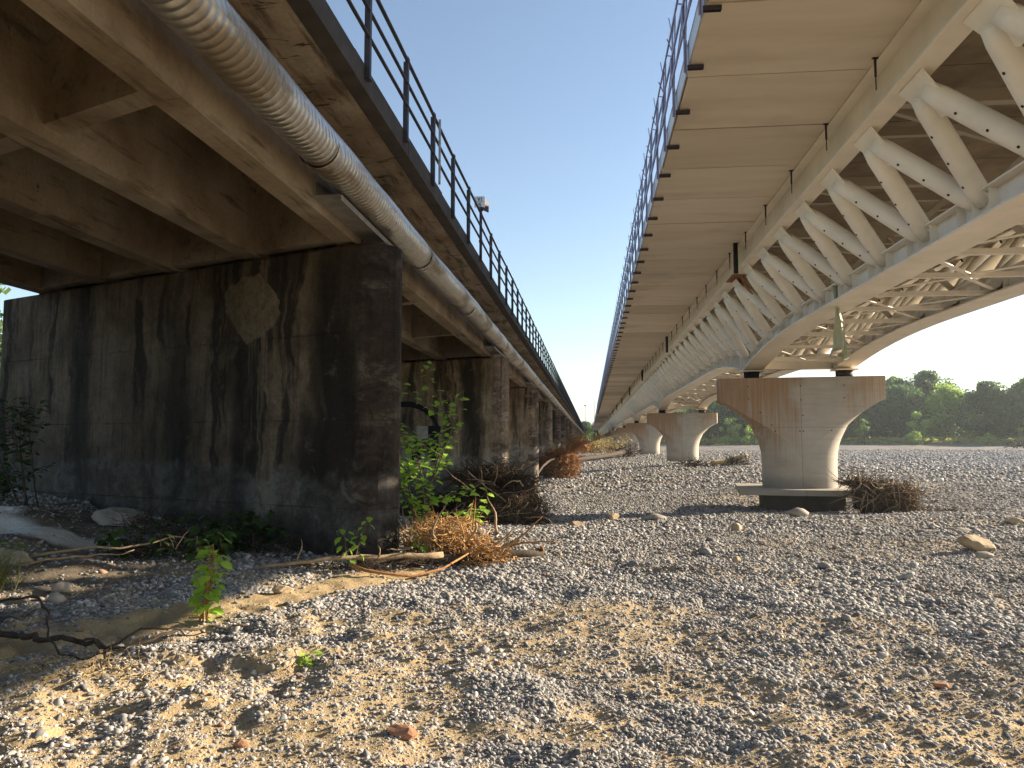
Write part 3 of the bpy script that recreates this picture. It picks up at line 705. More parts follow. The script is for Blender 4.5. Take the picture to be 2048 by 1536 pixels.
for k in range(-1, NP-1):
    for i in range(18):
        yt = NY + NS*k + NODE*i
        if yt < 3: continue
        for side in (-1, 1):
            gus = PGu.add(yt + (0 if side < 0 else 16)); T = truss_pt(side, True, yt); yb_ = yt + NODE/2; B = truss_pt(side, False, yb_)
            dn = (truss_pt(side, False, yt) - T).normalized(); nrm = Vector((0,1,0)).cross(dn).normalized()
            up = -dn; Y_ = Vector((0,1,0))
            top = T + up*(.173/max(.3, abs(up.z)))
            gus.prism([top - Y_*.36 - nrm*.012, T - Y_*.30 + dn*.10 - nrm*.012, T - Y_*.06 + dn*.40 - nrm*.012, T + Y_*.06 + dn*.40 - nrm*.012, T + Y_*.30 + dn*.10 - nrm*.012, top + Y_*.36 - nrm*.012], nrm*.024)
            dn2 = (truss_pt(side, True, yb_) - B).normalized(); n2 = Vector((0,1,0)).cross(dn2).normalized()
            bot = B - dn2*.28
            gus.prism([bot - Y_*.42 - n2*.012, B - Y_*.36 - n2*.012, B - Y_*.08 + dn2*.36 - n2*.012, B + Y_*.08 + dn2*.36 - n2*.012, B + Y_*.36 - n2*.012, bot + Y_*.42 - n2*.012], n2*.024)
            s_ = 1 if side < 0 else -1
            e0 = T + Vector((.34*s_, .36, -.10)); gus.tube([T + Vector((.0, .16, .02)), e0], [.055, .040], 8); gus.mi = 1; gus.tube([e0, e0 + Vector((.02*s_, .02, -.01))], .048, 8); gus.mi = 0
PGu.done()
# lateral bracing between the lower chords and cross frames
def angle(b, p, q, w_=.07):
    b.bar(p, q, w_, .012); b.bar(Vector(p) + Vector((0,0,-.04)), Vector(q) + Vector((0,0,-.04)), .012, w_)
PB = Parts('lower_bracing', MAT['cream'], nb, NB); PF = Parts('cross_frame', MAT['inner'], nb, NB)
def flat(p, q, w_=.10):
    b = PB.add(p[1]); b.bar(p, q, w_, .014)
for k in spans:
    if k > 6: break
    for i in range(0, 18):
        y = NY + NS*k + NODE*(i + .5)
        if y < 3: continue
        z0 = zb(y) + .10; xl, xr = XB + .02, mirror(XB) - .02
        b = PB.add(y); b.bar((xl, y-.05, z0), (xr, y-.05, z0), .11, .09)
        b = PB.add(y + 20); b.bar((xl, y+.07, z0+.02), (xr, y+.07, z0+.02), .035, .05)
        if i < 17:
            y2 = y + NODE; z2 = zb(y2) + .10
            ya_, yb2 = (y+.1, y2-.1) if i % 2 == 0 else (y2-.1, y+.1)
            za_, zb2 = (z0, z2) if i % 2 == 0 else (z2, z0)
            flat((xl, ya_, za_), (CX, yb2, zb2)); flat((CX, yb2, zb2), (xr, ya_, za_))
        if i % 2 == 1:
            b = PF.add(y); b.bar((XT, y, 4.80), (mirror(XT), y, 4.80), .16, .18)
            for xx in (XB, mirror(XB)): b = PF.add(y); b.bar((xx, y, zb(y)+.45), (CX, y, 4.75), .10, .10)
            for xx in (XT, mirror(XT)): b = PF.add(y); b.bar((xx, y+.1, 4.74), (CX, y+NODE, 4.74), .08, .08)
        else: b = PF.add(y); b.bar((XT, y, 5.05), (mirror(XT), y, 5.05), .10, .16)
PB.done(); PF.done()
# rods and drains hanging from the deck
b = MB(); b.tube([(0,0,-.27),(0,0,.0)], .018, 6); b.tube([(0,0,-.46),(0,0,-.27)], .009, 5); b.box(-.04,.04,-.02,.02,-.012,0)
r0 = None
for i in range(-1, 60):
    loc = (3.97 - CX, 10.75 + 2.24*i - NY, 5.295 + 1.7)
    if r0 is None: r0 = b.build('anchor_rod', MAT['rail_old'], nb); r0.location = loc
    else: copyo(r0, nb, loc)
b = MB(); b.tube([(0,0,-.82),(0,0,.0)], .062, 16)
d0 = None
for i in range(0, 9):
    loc = (3.93 - CX, 20.86 + 18.7*i - NY, 5.295 + 1.7)
    if d0 is None: d0 = b.build('drain_pipe', MAT['black'], nb); d0.location = loc
    else: copyo(d0, nb, loc)
b = MB(); yr = NY - NODE*2.2
b.box(XT-.20, XT+.20, yr-.5, yr+.5, 4.635, 4.664); b.prism([(XT+.05, yr-.45, 4.634),(XT+.22, yr-.3, 4.36),(XT+.55, yr+.05, 4.02),(XT+.38, yr+.3, 4.25),(XT+.15, yr+.45, 4.634)], (.03,0,.02))
b.build('splice_plate', MAT['rust'], nb, NB)['label'] = 'rusty splice plate under the upper chord'
b = MB(); B = truss_pt(-1, False, NY - NODE*3.5); b.tube([B + Vector((-.24,.35,.5)), B + Vector((-.02,.12,.12))], .145, 12)
b.build('splice_plate', MAT['rust'], nb, NB)['label'] = 'rusty foot of one diagonal tube'
# piers
def pier_prof(z):
    pts = [(2.03,2.58),(1.30,2.58),(1.22,2.40),(.95,1.95),(.5,1.52),(0,1.28),(-.35,1.20),(-.7,1.17),(-1.52,1.17)]
    for (za, ra), (zc, rc) in zip(pts[:-1], pts[1:]):
        if za >= z >= zc: return ra + (rc-ra)*(za-z)/(za-zc)
    return 1.17
def make_pier(k):
    P0 = Vector((CX - .02, NY + NS*k, 0))
    b = MB(); zs = [2.03,1.7,1.30,1.26,1.22,1.1,.95,.8,.65,.5,.35,.2,.05,-.1,-.25,-.4,-.58,-.9,-1.2,-1.52]; nn = 16; D = .92
    def flatw(z):
        pts = [(2.03,2.52),(1.30,2.52),(1.22,2.32),(.75,1.60),(.42,1.02),(0,.50),(-.56,.0),(-2,.0)]
        for (za, ra), (zc, rc) in zip(pts[:-1], pts[1:]):
            if za >= z >= zc: return ra + (rc-ra)*(za-z)/(za-zc)
    def arc(z, sx):
        a = pier_prof(z); fb = flatw(z); h_ = max(a - fb, .03); R_ = (h_*h_ + D*D)/(2*h_); c0 = a - R_
        f0 = math.atan2(D, fb - c0); return [(sx*(c0 + R_*math.cos(f0*(1 - 2*j/nn))), -R_*math.sin(f0*(1 - 2*j/nn)), z) for j in range(nn+1)]
    for sx in (1, -1):
        A = [arc(z, sx) for z in zs]; m_ = nn+1; vs = [v for r_ in A for v in r_]
        fs = [(i*m_+j, (i+1)*m_+j, (i+1)*m_+j+1, i*m_+j+1) if sx > 0 else (i*m_+j, i*m_+j+1, (i+1)*m_+j+1, (i+1)*m_+j) for i in range(len(zs)-1) for j in range(nn)]
        b.add(vs, fs, True)
    for sy in (-1, 1):
        rows = [(flatw(z), z) for z in zs if flatw(z) > .0005] + [(0.0004, -.56)]
        vs = [v for f_, z in rows for v in ((-f_, sy*D, z), (f_, sy*D, z))]
        b.add(vs, [(2*i, 2*i+2, 2*i+3, 2*i+1) if sy < 0 else (2*i, 2*i+1, 2*i+3, 2*i+2) for i in range(len(rows)-1)], False)
    top = arc(2.03, 1) + arc(2.03, -1)[::-1]; b.add(top, [tuple(range(len(top)))])
    b.mi = 1
    for (hx, hz) in ((-1.6,1.75),(0,1.75),(1.3,1.75),(-1.6,1.35),(0,1.3),(1.3,1.35),(-.9,.5),(-.05,.3),(.05,.3),(-1.25,.9),(.9,.32),(-.05,-.95),(.06,-.95),(.05,.8),(-.8,.3)):
        b.tube([(hx, -D-.001, hz), (hx, -D-.004, hz)], .022, 8)
    b.mi = 0
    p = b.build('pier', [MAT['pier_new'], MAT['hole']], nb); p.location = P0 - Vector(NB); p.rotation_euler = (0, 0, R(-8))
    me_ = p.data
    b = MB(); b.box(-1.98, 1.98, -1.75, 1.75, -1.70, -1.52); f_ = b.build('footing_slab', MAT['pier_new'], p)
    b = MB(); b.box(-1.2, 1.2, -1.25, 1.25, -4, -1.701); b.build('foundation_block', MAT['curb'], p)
    return p
pr0 = make_pier(0)
for k in [-1] + list(range(1, NP)):
    c = copyo(pr0, nb, Vector((CX - .02 - NB[0], NS*k, 1.7)), R(-8))
    if k < 1: 
        for ch in list(pr0.children): copyo(ch, c)
for k in range(0, NP):
    for x in (XB, mirror(XB)):
        b = MB(); y = NY + NS*k + (.14 if x < CX else -.2)
        b.tube([(x, y, 2.03), (x, y, 2.29)], .265, 20); b.mi = 1; b.box(x-.36, x+.36, y-.36, y+.36, 2.291, 2.328); b.mi = 0
        b.build('bearing', [MAT['rubber'], MAT['cream']], nb, NB)
    b = MB(); y = NY + NS*k
    b.box(XB+.35, mirror(XB)-.35, y-.03, y+.03, 2.40, 2.78); b.box(XB+.35, mirror(XB)-.35, y-.14, y+.14, 2.36, 2.398)
    b.build('end_cross_beam', MAT['cream'], nb, NB)
# plastic sheet hanging from the truss
fs_ = MB(); ny_, nx_ = 22, 7; V = []
fx0, fy0 = 5.36, 17.3
for side_ in (0, 1):
    for j in range(ny_+1):
        t = j/ny_; wd = .13 + .20*t**1.3; z = 3.62 - 1.72*t
        for i in range(nx_+1):
            u = i/nx_ - .5
            V.append((fx0 + u*wd*2*.55 + .12*t + .03*math.sin(t*9+u*5), fy0 + u*.25 + .07*math.sin(t*6 + u*9)*(.3+t) + side_*.02, z + .07*abs(u)*math.sin(t*11) - (.12*math.sin(u*5) if j == ny_ else 0)))
o_ = (ny_+1)*(nx_+1)
for sd_ in (0, 1):
    fs_.add(V[sd_*o_:(sd_+1)*o_], [(j*(nx_+1)+i, j*(nx_+1)+i+1, (j+1)*(nx_+1)+i+1, (j+1)*(nx_+1)+i) for j in range(ny_) for i in range(nx_)], True)
tag(fs_.build('plastic_sheet', MAT['film']), 'pale green plastic sheet hanging in a strip from the lower chord', 'plastic sheet')

# ------------------------------------------------------------------ driftwood and roots
def wander(p, d, n, step, wob, grav=0, rnd=random):
    pts = [Vector(p)]; d = Vector(d).normalized()
    for i in range(n):
        d = (d + Vector((rnd.gauss(0, wob), rnd.gauss(0, wob), rnd.gauss(0, wob) + grav))).normalized(); pts.append(pts[-1] + d*step)
    return pts
def tangle(b, c, r, n, ln, rad, wob=.25, grav=-.02, floor=True, rnd=random, outward=.0):
    c = Vector(c)
    for _ in range(n):
        v = Vector((rnd.gauss(0,1), rnd.gauss(0,1), rnd.gauss(0,1))).normalized() * rnd.random()**.45
        p = c + Vector((v.x*r[0], v.y*r[1], v.z*r[2]))
        d = Vector((rnd.gauss(0,1), rnd.gauss(0,1), rnd.gauss(0,.55))) + v*outward
        l = ln*rnd.uniform(.3, 1); rr = rad*rnd.uniform(.4, 1.3)**1.5; q = wander(p, d, 6, l/6, wob, grav, rnd)
        if floor:
            for t in q:
                g_ = gz_fast(t.x, t.y) + .01
                if t.z < g_: t.z = g_ + rnd.random()*.02
        b.tube(q, [rr*(1-.12*i) for i in range(7)], 4 if rr < .012 else 5, cap=False)
_gcache = {}
def gz_fast(x, y):
    k = (round(x*5), round(y*5))
    if k not in _gcache: _gcache[k] = gz(k[0]/5, k[1]/5)
    return _gcache[k]
def core(b, c, r):
    v, f = ico(4); v = v * (1 + .10*np.sin(v @ np.array([4., 3, 5])) + .08*np.sin(v @ np.array([-7., 9, 6])) + .05*np.sin(v @ np.array([17., -11, 13])))[:, None]
    b.add((v*np.array(r) + np.array(c)).tolist(), f, True)
def log(b, p, q, r0, r1, sag=0, n=8, side=10):
    p = Vector(p); q = Vector(q); pts = [p.lerp(q, i/n) + Vector((random.gauss(0,.01), random.gauss(0,.01), -sag*math.sin(math.pi*i/n) + random.gauss(0,.008))) for i in range(n+1)]
    b.tube(pts, [r0 + (r1-r0)*i/n for i in range(n+1)], side); return pts
# sunlit heap by the first pier
hx, hy = -2.05, 11.0; hz = gz(hx, hy)
b = MB(); tangle(b, (hx-.05, hy, hz+.30), (.66, .5, .40), 900, .42, .010, .55); tangle(b, (hx+.45, hy-.1, hz+.14), (.55, .4, .20), 420, .4, .009, .55)
h = b.build('root_heap', MAT['heap']); tag(h, 'sunlit heap of tangled orange roots beside the first old pier', 'driftwood heap')
b = MB()
for _ in range(34):
    p = Vector((hx + random.uniform(-.7,.8), hy + random.uniform(-.4,.4), hz + random.uniform(.05,.4)))
    b.tube(wander(p, (random.gauss(0,1), random.gauss(0,.6), random.uniform(-.1,1.0)), 7, random.uniform(.05,.11), .3), [.022,.021,.019,.017,.014,.011,.008,.005], 6, cap=True)
b.build('branch', MAT['wood'], h)
b = MB()
for (x, y, dx, dz, l) in ((-1.85,11.1,.12,1,.75),(-1.75,11.1,.25,1,.8),(-1.4,11.0,.9,.55,.9),(-1.5,11.2,.8,.25,1.1)):
    b.tube(wander((x, y, hz+.15), (dx, 0, dz), 8, l/8, .09), [.024-.0022*i for i in range(9)], 7)
b.build('stick', MAT['wood_red'], h)
b = MB(); pts = log(b, (-4.1, 9.15, gz(-4.1,9.15)+.03), (-2.0, 10.35, gz(-2.0,10.35)+.16), .018, .045, -.06, 14)
for i in (3, 6, 9):
    b.tube(wander(pts[i], (random.gauss(0,.4), -.3, 1), 6, .055, .25), [.012-.0015*j for j in range(7)], 5)
tag(b.build('fallen_log', MAT['wood']), 'long pale barkless log lying in front of the first old pier', 'log')
b = MB(); log(b, (-3.1, 9.9, gz(-3.1,9.9)+.05), (-.72, 11.3, gz(-.72,11.3)+.10), .075, .05, 0, 9); b.mi = 1; b.tube([(-.725,11.297,gz(-.72,11.3)+.13),(-.70,11.31,gz(-.72,11.3)+.131)], [.055,.05], 10)
tag(b.build('fallen_log', [MAT['wood_dark'], MAT['wood_red']]), 'dark log with an orange cut end poking right out of the root heap', 'log')
b = MB(); q = [(-2.95,9.35,.10),(-2.75,9.3,.05),(-2.55,9.35,.03),(-2.2,9.5,.03),(-1.9,9.9,.08),(-1.65,10.4,.2)]
b.tube([(x, y, gz(x, y)+z+.02) for x, y, z in q], [.022,.022,.02,.018,.015,.011], 7)
tag(b.build('fallen_branch', MAT['wood_red']), 'thin curved orange branch lying in front of the pale log', 'branch')
b = MB(); tangle(b, (-3.1, 9.75, gz(-3.1,9.75)+.04), (.75, .25, .07), 160, .4, .006, .3); tangle(b, (-2.4, 10.3, gz(-2.4,10.3)+.06), (.6, .35, .10), 160, .4, .007, .3)
tag(b.build('twig_litter', MAT['wood_dark']), 'dark mat of twigs under the logs by the first old pier', 'twigs', kind='stuff')
# dark root plate against the second pier
cx_, cy_ = -2.85, 21.4; z_ = gz(cx_, cy_)
b = MB(); core(b, (cx_+.3, cy_+.1, z_+.3), (1.2, .85, .8)); core(b, (cx_-1.1, cy_+.4, z_+.15), (1.3, .5, .5)); tangle(b, (cx_+.3, cy_-.1, z_+.45), (1.4, 1.0, .85), 2600, 1.0, .012, .35, -.06); tangle(b, (cx_-1.3, cy_+.2, z_+.3), (1.4, .7, .45), 800, .9, .012, .3); tangle(b, (cx_+.1, cy_+.3, z_+1.1), (1.2, .8, .55), 900, 1.1, .014, .3, -.04)
h = b.build('root_plate', MAT['twig']); tag(h, 'big dark root plate of a washed up tree before the second old pier', 'uprooted stump')
b = MB(); log(b, (cx_-2.6, cy_+.6, z_+.25), (cx_+.2, cy_, z_+.55), .16, .26, 0, 8, 14); b.build('trunk', MAT['wood_dark'], h)
b = MB()
for _ in range(26):
    p = Vector((cx_ + random.uniform(-.9,1.1), cy_ - .6 + random.uniform(-.4,.2), z_ + random.uniform(.1,1.1)))
    b.tube(wander(p, (random.gauss(0,1), -.4, random.gauss(.1,.5)), 8, random.uniform(.08,.18), .22, -.06), [.026-.0025*j for j in range(9)], 6)
b.build('root', MAT['wood'], h)
# orange wad by the fourth pier
cx_, cy_ = -1.95, 50.; z_ = gz(cx_, cy_)
b = MB(); tangle(b, (cx_, cy_, z_+.9), (1.3, 1.25, 1.05), 2600, .9, .022, .45, -.06)
h = b.build('root_ball', MAT['wood_red']); tag(h, 'round orange root ball glowing in the sun below the old bridge', 'uprooted stump')
b = MB(); log(b, (-2.9, 40, gz(-2.9,40)+.8), (cx_-.3, cy_-.5, z_+1.3), .05, .10, -.2, 8); b.build('trunk', MAT['wood_dark'], h)
b = MB(); core(b, (cx_, cy_+.1, z_+.75), (.9, .9, .8)); tangle(b, (cx_-.7, cy_, z_+.6), (1.1, 1.0, .7), 700, 1.1, .02, .3, -.05); b.build('root_mat', MAT['twig'], h)
cx_, cy_ = -1.9, 96.; z_ = gz(cx_, cy_)
b = MB(); core(b, (cx_, cy_, z_+.9), (1.6, 1.4, 1.1)); tangle(b, (cx_, cy_, z_+1.0), (2.0, 1.6, 1.2), 700, 1.2, .035, .45)
tag(b.build('root_ball', MAT['wood_red']), 'distant reddish root ball under the leafy willow', 'uprooted stump')
b = MB(); log(b, (-2.6, 70, gz(-2.6,70)+.35), (3.6, 84, gz(3.6,84)+.55), .16, .26, .1, 10); tangle(b, (3.9, 84.5, gz(3.9,84.5)+.6), (1.5,1.,.5), 160, 1.6, .05, .3, outward=1)
tag(b.build('fallen_tree', MAT['wood_dark']), 'dark fallen tree lying across the channel between the bridges', 'fallen tree')
# debris at new pier one
cx_, cy_ = 8.55, 23.6; z_ = gz(cx_, cy_)
b = MB(); core(b, (cx_+.0, cy_, z_+.36), (.80, .5, .40)); tangle(b, (cx_-.0, cy_-.05, z_+.52), (.98, .65, .50), 2600, .7, .010, .40, -.12); tangle(b, (cx_-.75, cy_-.05, z_+.92), (.55, .35, .12), 330, .6, .010, .25, 0, False)
h = b.build('root_plate', MAT['wad']); tag(h, 'brown root mass caught on the footing of the nearest new pier', 'uprooted stump')
b = MB()
for _ in range(46):
    p = Vector((cx_ + random.uniform(-1.0,.7), cy_ - .5, z_ + random.uniform(.45,1.0)))
    b.tube(wander(p, (random.gauss(-.2,1), -.3, random.gauss(-.3,.6)), 7, random.uniform(.06,.14), .2, -.10), [.02-.0022*j for j in range(8)], 5)
b.build('root', MAT['wood'], h)
b = MB(); tangle(b, (cx_+1.9, cy_+.2, gz(cx_+1.9,cy_)+.02), (1.3,.3,.05), 140, .9, .008, .15); tag(b.build('twig_litter', MAT['twig']), 'thin trail of roots on gravel right of the nearest new pier', 'twigs')
cx_, cy_ = 8.6, 55.2; z_ = gz(cx_, cy_)
b = MB(); log(b, (cx_-.2, cy_-.3, z_+.18), (cx_+1.3, cy_+.2, z_+.35), .16, .14, 0, 6); log(b, (cx_+1.2, cy_, z_+.5), (cx_+2.4, cy_+.3, z_+.75), .12, .10, 0, 5)
b.mi = 1; tangle(b, (cx_+1.5, cy_, z_+.3), (.9,.5,.3), 160, .9, .03); tangle(b, (cx_-1.4, cy_-.5, z_+.2), (1.2,.4,.28), 160, .9, .025)
tag(b.build('driftwood', [MAT['straw'], MAT['wood_dark']]), 'bleached driftwood logs at the foot of the second new pier', 'driftwood')
# branches in the left foreground
def gpath(P, r0, r1, n=7, lift=.06):
    Q = []; A = [np.array(p, float) for p in P]; A = [2*A[0]-A[1]] + A + [2*A[-1]-A[-2]]
    for i in range(1, len(A)-2):
        for t in np.linspace(0, 1, 6, endpoint=False):
            a, b_, c, d = A[i-1:i+3]; Q.append(.5*((2*b_) + (c-a)*t + (2*a-5*b_+4*c-d)*t*t + (-a+3*b_-3*c+d)*t**3))
    Q.append(A[-2]); m_ = len(Q)
    return [(q[0] + .012*math.sin(i*1.3), q[1] + .012*math.sin(i*2.1), gz(q[0], q[1]) + q[2] + lift) for i, q in enumerate(Q)], [(r0 + (r1-r0)*i/(m_-1))*(1 + .12*math.sin(i*1.9)) for i in range(m_)]
b = MB()
p_, r_ = gpath([(-5.3,5.9,.12),(-4.9,5.88,.14),(-4.5,5.75,.10),(-4.2,5.62,.05),(-3.95,5.62,.03),(-3.72,5.68,.02),(-3.45,6.0,.03),(-3.3,6.4,.05),(-3.0,6.6,.03)], .030, .008); b.tube(p_, r_, 7)
for P, ra in (([(-5.2,6.0,.10),(-4.95,6.15,.2),(-4.6,6.1,.22),(-4.35,5.9,.1),(-4.2,5.64,.05)], .016), ([(-3.95,5.62,.03),(-3.65,5.62,.05),(-3.3,5.9,.10),(-3.05,6.05,.06)], .012), ([(-3.72,5.68,.02),(-3.5,5.35,.02),(-3.35,5.05,.02)], .012),
              ([(-4.2,5.62,.05),(-3.8,5.42,.02),(-3.4,5.45,.03)], .010), ([(-5.0,5.3,.04),(-4.6,5.45,.12),(-4.3,5.75,.30)], .009), ([(-4.9,5.85,.1),(-4.75,5.5,.02),(-4.4,5.25,.02)], .012)):
    p_, r_ = gpath(P, ra, ra*.4); b.tube(p_, r_, 6)
tag(b.build('fallen_branch', MAT['wood_dark']), 'dark forked branch lying on the sand at the left edge', 'branch')
b = MB(); p_, r_ = gpath([(-6.3,8.2,.05),(-5.9,8.6,.10),(-5.4,9.2,.16),(-5.0,9.7,.12)], .018, .008); b.tube(p_, r_, 6); p_, r_ = gpath([(-6.2,7.9,.05),(-5.7,8.5,.08),(-5.5,8.9,.10)], .014, .006); b.tube(p_, r_, 6)
tag(b.build('fallen_branch', MAT['wood']), 'pale straight stick leaning across the shaded left bank', 'branch')
b = MB(); tangle(b, (-3.5, 5.2, gz(-3.5,5.2)+.02), (.55,.3,.03), 90, .3, .0035, .15); tangle(b, (-4.2, 5.0, gz(-4.2,5.0)+.02), (.6,.2,.03), 70, .35, .004, .12)
tag(b.build('dry_grass', MAT['straw']), 'flattened dry straw below the forked branch', 'dry grass', kind='stuff')
b = MB()
for x, y in ((-5.2,10.6),(-5.8,10.2),(-4.6,10.4),(-5.5,9.4),(-6.5,10.9)): tangle(b, (x, y, gz(x,y)+.08), (.6,.4,.14), 120, .5, .007, .3)
tag(b.build('twig_litter', MAT['wood_dark']), 'dark twigs and roots matted over the earth bank at the pier foot', 'twigs', kind='stuff')

# ------------------------------------------------------------------ plants
def leaf(b, p, d, up, L_, W_):
    d = Vector(d).normalized(); up = Vector(up); s_ = d.cross(up); s_ = s_.normalized() if s_.length > 1e-4 else d.orthogonal().normalized(); n_ = s_.cross(d)
    p = Vector(p); q = []
    for t, w_, dz in ((0,0,0),(.25,.8,.0),(.55,1,-.04),(.8,.55,-.10),(1,0,-.2)):
        c = p + d*(t*L_) + n_*(dz*L_)
        if w_ == 0: q.append([c])
        else: q.append([c - s_*(w_*W_/2) + n_*(.10*W_), c, c + s_*(w_*W_/2) + n_*(.10*W_)])
    o = len(b.V); b.V.extend([tuple(v) for r_ in q for v in r_])
    F = [(0,1,2),(0,2,3),(1,4,5,2),(2,5,6,3),(4,7,8,5),(5,8,9,6),(7,10,8),(8,10,9)]
    for f in F: b.F.append(tuple(i+o for i in f)); b.S.append(True); b.M.append(b.mi)
def plant(name, loc, stems, h_, lean, leafsz, nleaf, mat, label, cat='plant', smat='trunk', spread=.1, rs=1, start=.25, droop=.1, branch=0, group=None):
    rnd = random.Random(rs); e = empty(name, loc, label, cat, group); sb = MB(); lb = MB()
    for s_ in range(stems):
        base = Vector((rnd.uniform(-spread,spread), rnd.uniform(-spread,spread), -.03)); hh = h_*rnd.uniform(.7, 1.0) if s_ else h_
        P = wander(base, (lean[0]+rnd.gauss(0,.12), lean[1]+rnd.gauss(0,.12), 1), 10, hh/10, .07, 0, rnd)
        sb.tube(P, [max(.0015, .004+.006*hh*(1-i/10)) for i in range(11)], 5)
        paths = [(P, nleaf)]
        for k in range(branch):
            i = rnd.randint(3, 8); Q = wander(P[i], (rnd.gauss(0,1), rnd.gauss(0,1), .5), 6, hh*.45/6, .15, -.01, rnd)
            sb.tube(Q, [.003+.004*hh*(1-j/6)*.5 for j in range(7)], 4); paths.append((Q, max(4, nleaf//2)))
        for Q, nl in paths:
            for k in range(nl):
                t = start + (1-start)*(k+.5)/nl if Q is P else (k+.5)/nl
                f = t*(len(Q)-1); i = min(int(f), len(Q)-2); p = Q[i].lerp(Q[i+1], f-i); a = k*2.4 + rnd.uniform(-.5,.5)
                d = Vector((math.cos(a), math.sin(a), rnd.uniform(-.3,.45))); st = d*rnd.uniform(.25,.5)*leafsz
                sb.tube([p, p+st], .0014, 3, cap=False)
                sz = leafsz*rnd.uniform(.65, 1.15); leaf(lb, p+st, d + Vector((0,0,-droop*2)), (rnd.gauss(0,.3), rnd.gauss(0,.3), 1), sz, sz*.78)
    sb.build('stem', MAT[smat], e); lb.build('foliage', MAT[mat], e); return e
def G(x, y): return (x, y, gz(x, y))
plant('poplar_seedling', G(-3.50, 6.75), 6, .76, (.08,0), .115, 16, 'leaf', 'leafy green poplar seedling in the sun at the edge of the sand', 'seedling', 'wood_red', .09, 5, .1)
plant('poplar_seedling', G(-3.02, 9.75), 2, .75, (-.05,0), .12, 11, 'leaf', 'drooping green seedling against the foot of the first old pier', 'seedling', 'trunk', .05, 8, .3, .35)
plant('poplar_sapling', G(-2.78, 12.4), 5, 2.75, (.07,-.03), .13, 34, 'leaf', 'tall bright green sapling behind the first old pier', 'sapling', 'trunk', .13, 11, .1, .1, 4)
plant('poplar_sapling', G(-2.25, 12.7), 2, 1.15, (.35,-.1), .16, 14, 'leaf', 'small green sapling leaning right above the root heap', 'sapling', 'trunk', .2, 12, .3, .1, 2)
plant('poplar_seedling', G(-2.35, 10.6), 2, .42, (.2,-.1), .13, 8, 'leaf', 'small green shoots at the left foot of the root heap', 'seedling', 'trunk', .12, 13, .2)
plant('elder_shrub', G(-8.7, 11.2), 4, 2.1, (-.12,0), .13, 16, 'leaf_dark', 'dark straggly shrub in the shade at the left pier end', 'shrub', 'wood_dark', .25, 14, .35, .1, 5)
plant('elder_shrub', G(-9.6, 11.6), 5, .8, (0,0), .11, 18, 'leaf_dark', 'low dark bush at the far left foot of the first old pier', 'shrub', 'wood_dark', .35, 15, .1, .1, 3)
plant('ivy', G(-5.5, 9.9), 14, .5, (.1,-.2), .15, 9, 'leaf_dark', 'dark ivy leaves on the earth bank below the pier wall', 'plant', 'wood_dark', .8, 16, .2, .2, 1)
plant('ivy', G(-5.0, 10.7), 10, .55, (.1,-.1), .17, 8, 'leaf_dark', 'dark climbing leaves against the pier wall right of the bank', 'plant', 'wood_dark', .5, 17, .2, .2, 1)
plant('weed', G(-2.12, 5.72), 3, .09, (0,0), .085, 4, 'leaf', 'small round-leaved green weed alone on the gravel', 'weed', 'trunk', .03, 18, .5)
plant('weed', G(-5.05, 5.35), 6, .22, (.1,-.1), .09, 7, 'leaf', 'green weed at the left edge beneath the forked branch', 'weed', 'trunk', .1, 19, .2)
plant('weed', G(-6.9, 8.6), 3, .18, (0,0), .10, 5, 'leaf', 'single light green sprout on the shaded earth bank', 'weed', 'trunk', .06, 20, .2)
plant('weed', G(3.05, 9.6), 2, .05, (0,0), .05, 3, 'leaf', 'tiny green weed on gravel at the right', 'weed', 'trunk', .03, 21, .2)
plant('seedling_stick', G(-2.62, 4.65), 1, .16, (.1,0), .035, 3, 'autumn', 'lone yellow tipped twig stuck in the sand', 'twig', 'wood_red', .0, 22, .8)
b = MB(); rnd = random.Random(5)
for _ in range(90):
    x, y = -6.05 + rnd.gauss(0,.13), 7.3 + rnd.gauss(0,.12); P = wander(G(x, y), (rnd.gauss(.1,.35), rnd.gauss(0,.3), 1), 4, rnd.uniform(.08,.14), .12, -.05, rnd)
    b.tube(P, [.005,.0045,.004,.003,.001], 3, cap=False)
tag(b.build('grass_tuft', MAT['grass']), 'green grass tuft at the left edge of the shade', 'grass')

# stones that stand out
def stone(name, loc, s_, mat, label, seed, rz=0, tilt=0, cat='stone', angular=.5, sub=3):
    v, f = ico(sub); r_ = np.random.default_rng(seed); d = np.ones(len(v))
    for _ in range(int(4 + 7*angular)):
        nrm = r_.normal(size=3); nrm /= np.linalg.norm(nrm); c = r_.uniform(.55, .8); dd = v @ nrm; d = np.minimum(d, np.where(dd > c, c/np.maximum(dd, 1e-3), 1))
    d *= 1 + .04*np.sin(v @ (r_.normal(size=3)*5)) + .03*np.sin(v @ (r_.normal(size=3)*9))
    v = v*d[:, None]*np.array(s_); b = MB(); b.add(v.tolist(), f, angular < .4)
    o = b.build(name, mat); o.location = (loc[0], loc[1], gz(loc[0], loc[1]) + s_[2]*(loc[2] if len(loc) > 2 else .45)); o.rotation_euler = (tilt, tilt*.5, rz); return tag(o, label, cat)
stone('boulder', (5.0, 19.4, .6), (.26,.18,.15), MAT['rock'], 'smooth pale boulder in front of the nearest new pier', 1, .2, 0, angular=.2)
stone('boulder', (4.2, 19.3, .3), (.13,.10,.08), MAT['rock'], 'small grey stone left of the pale boulder', 2, 1)
stone('boulder', (2.85, 15.6, .6), (.13,.10,.12), MAT['rock2'], 'upright tan stone on gravel left of the nearest new pier', 3, .5)
stone('boulder', (5.75, 12.3, .5), (.30,.20,.15), MAT['rock2'], 'wide angular wedge-shaped rock at the right', 14, .15, .15, angular=1)
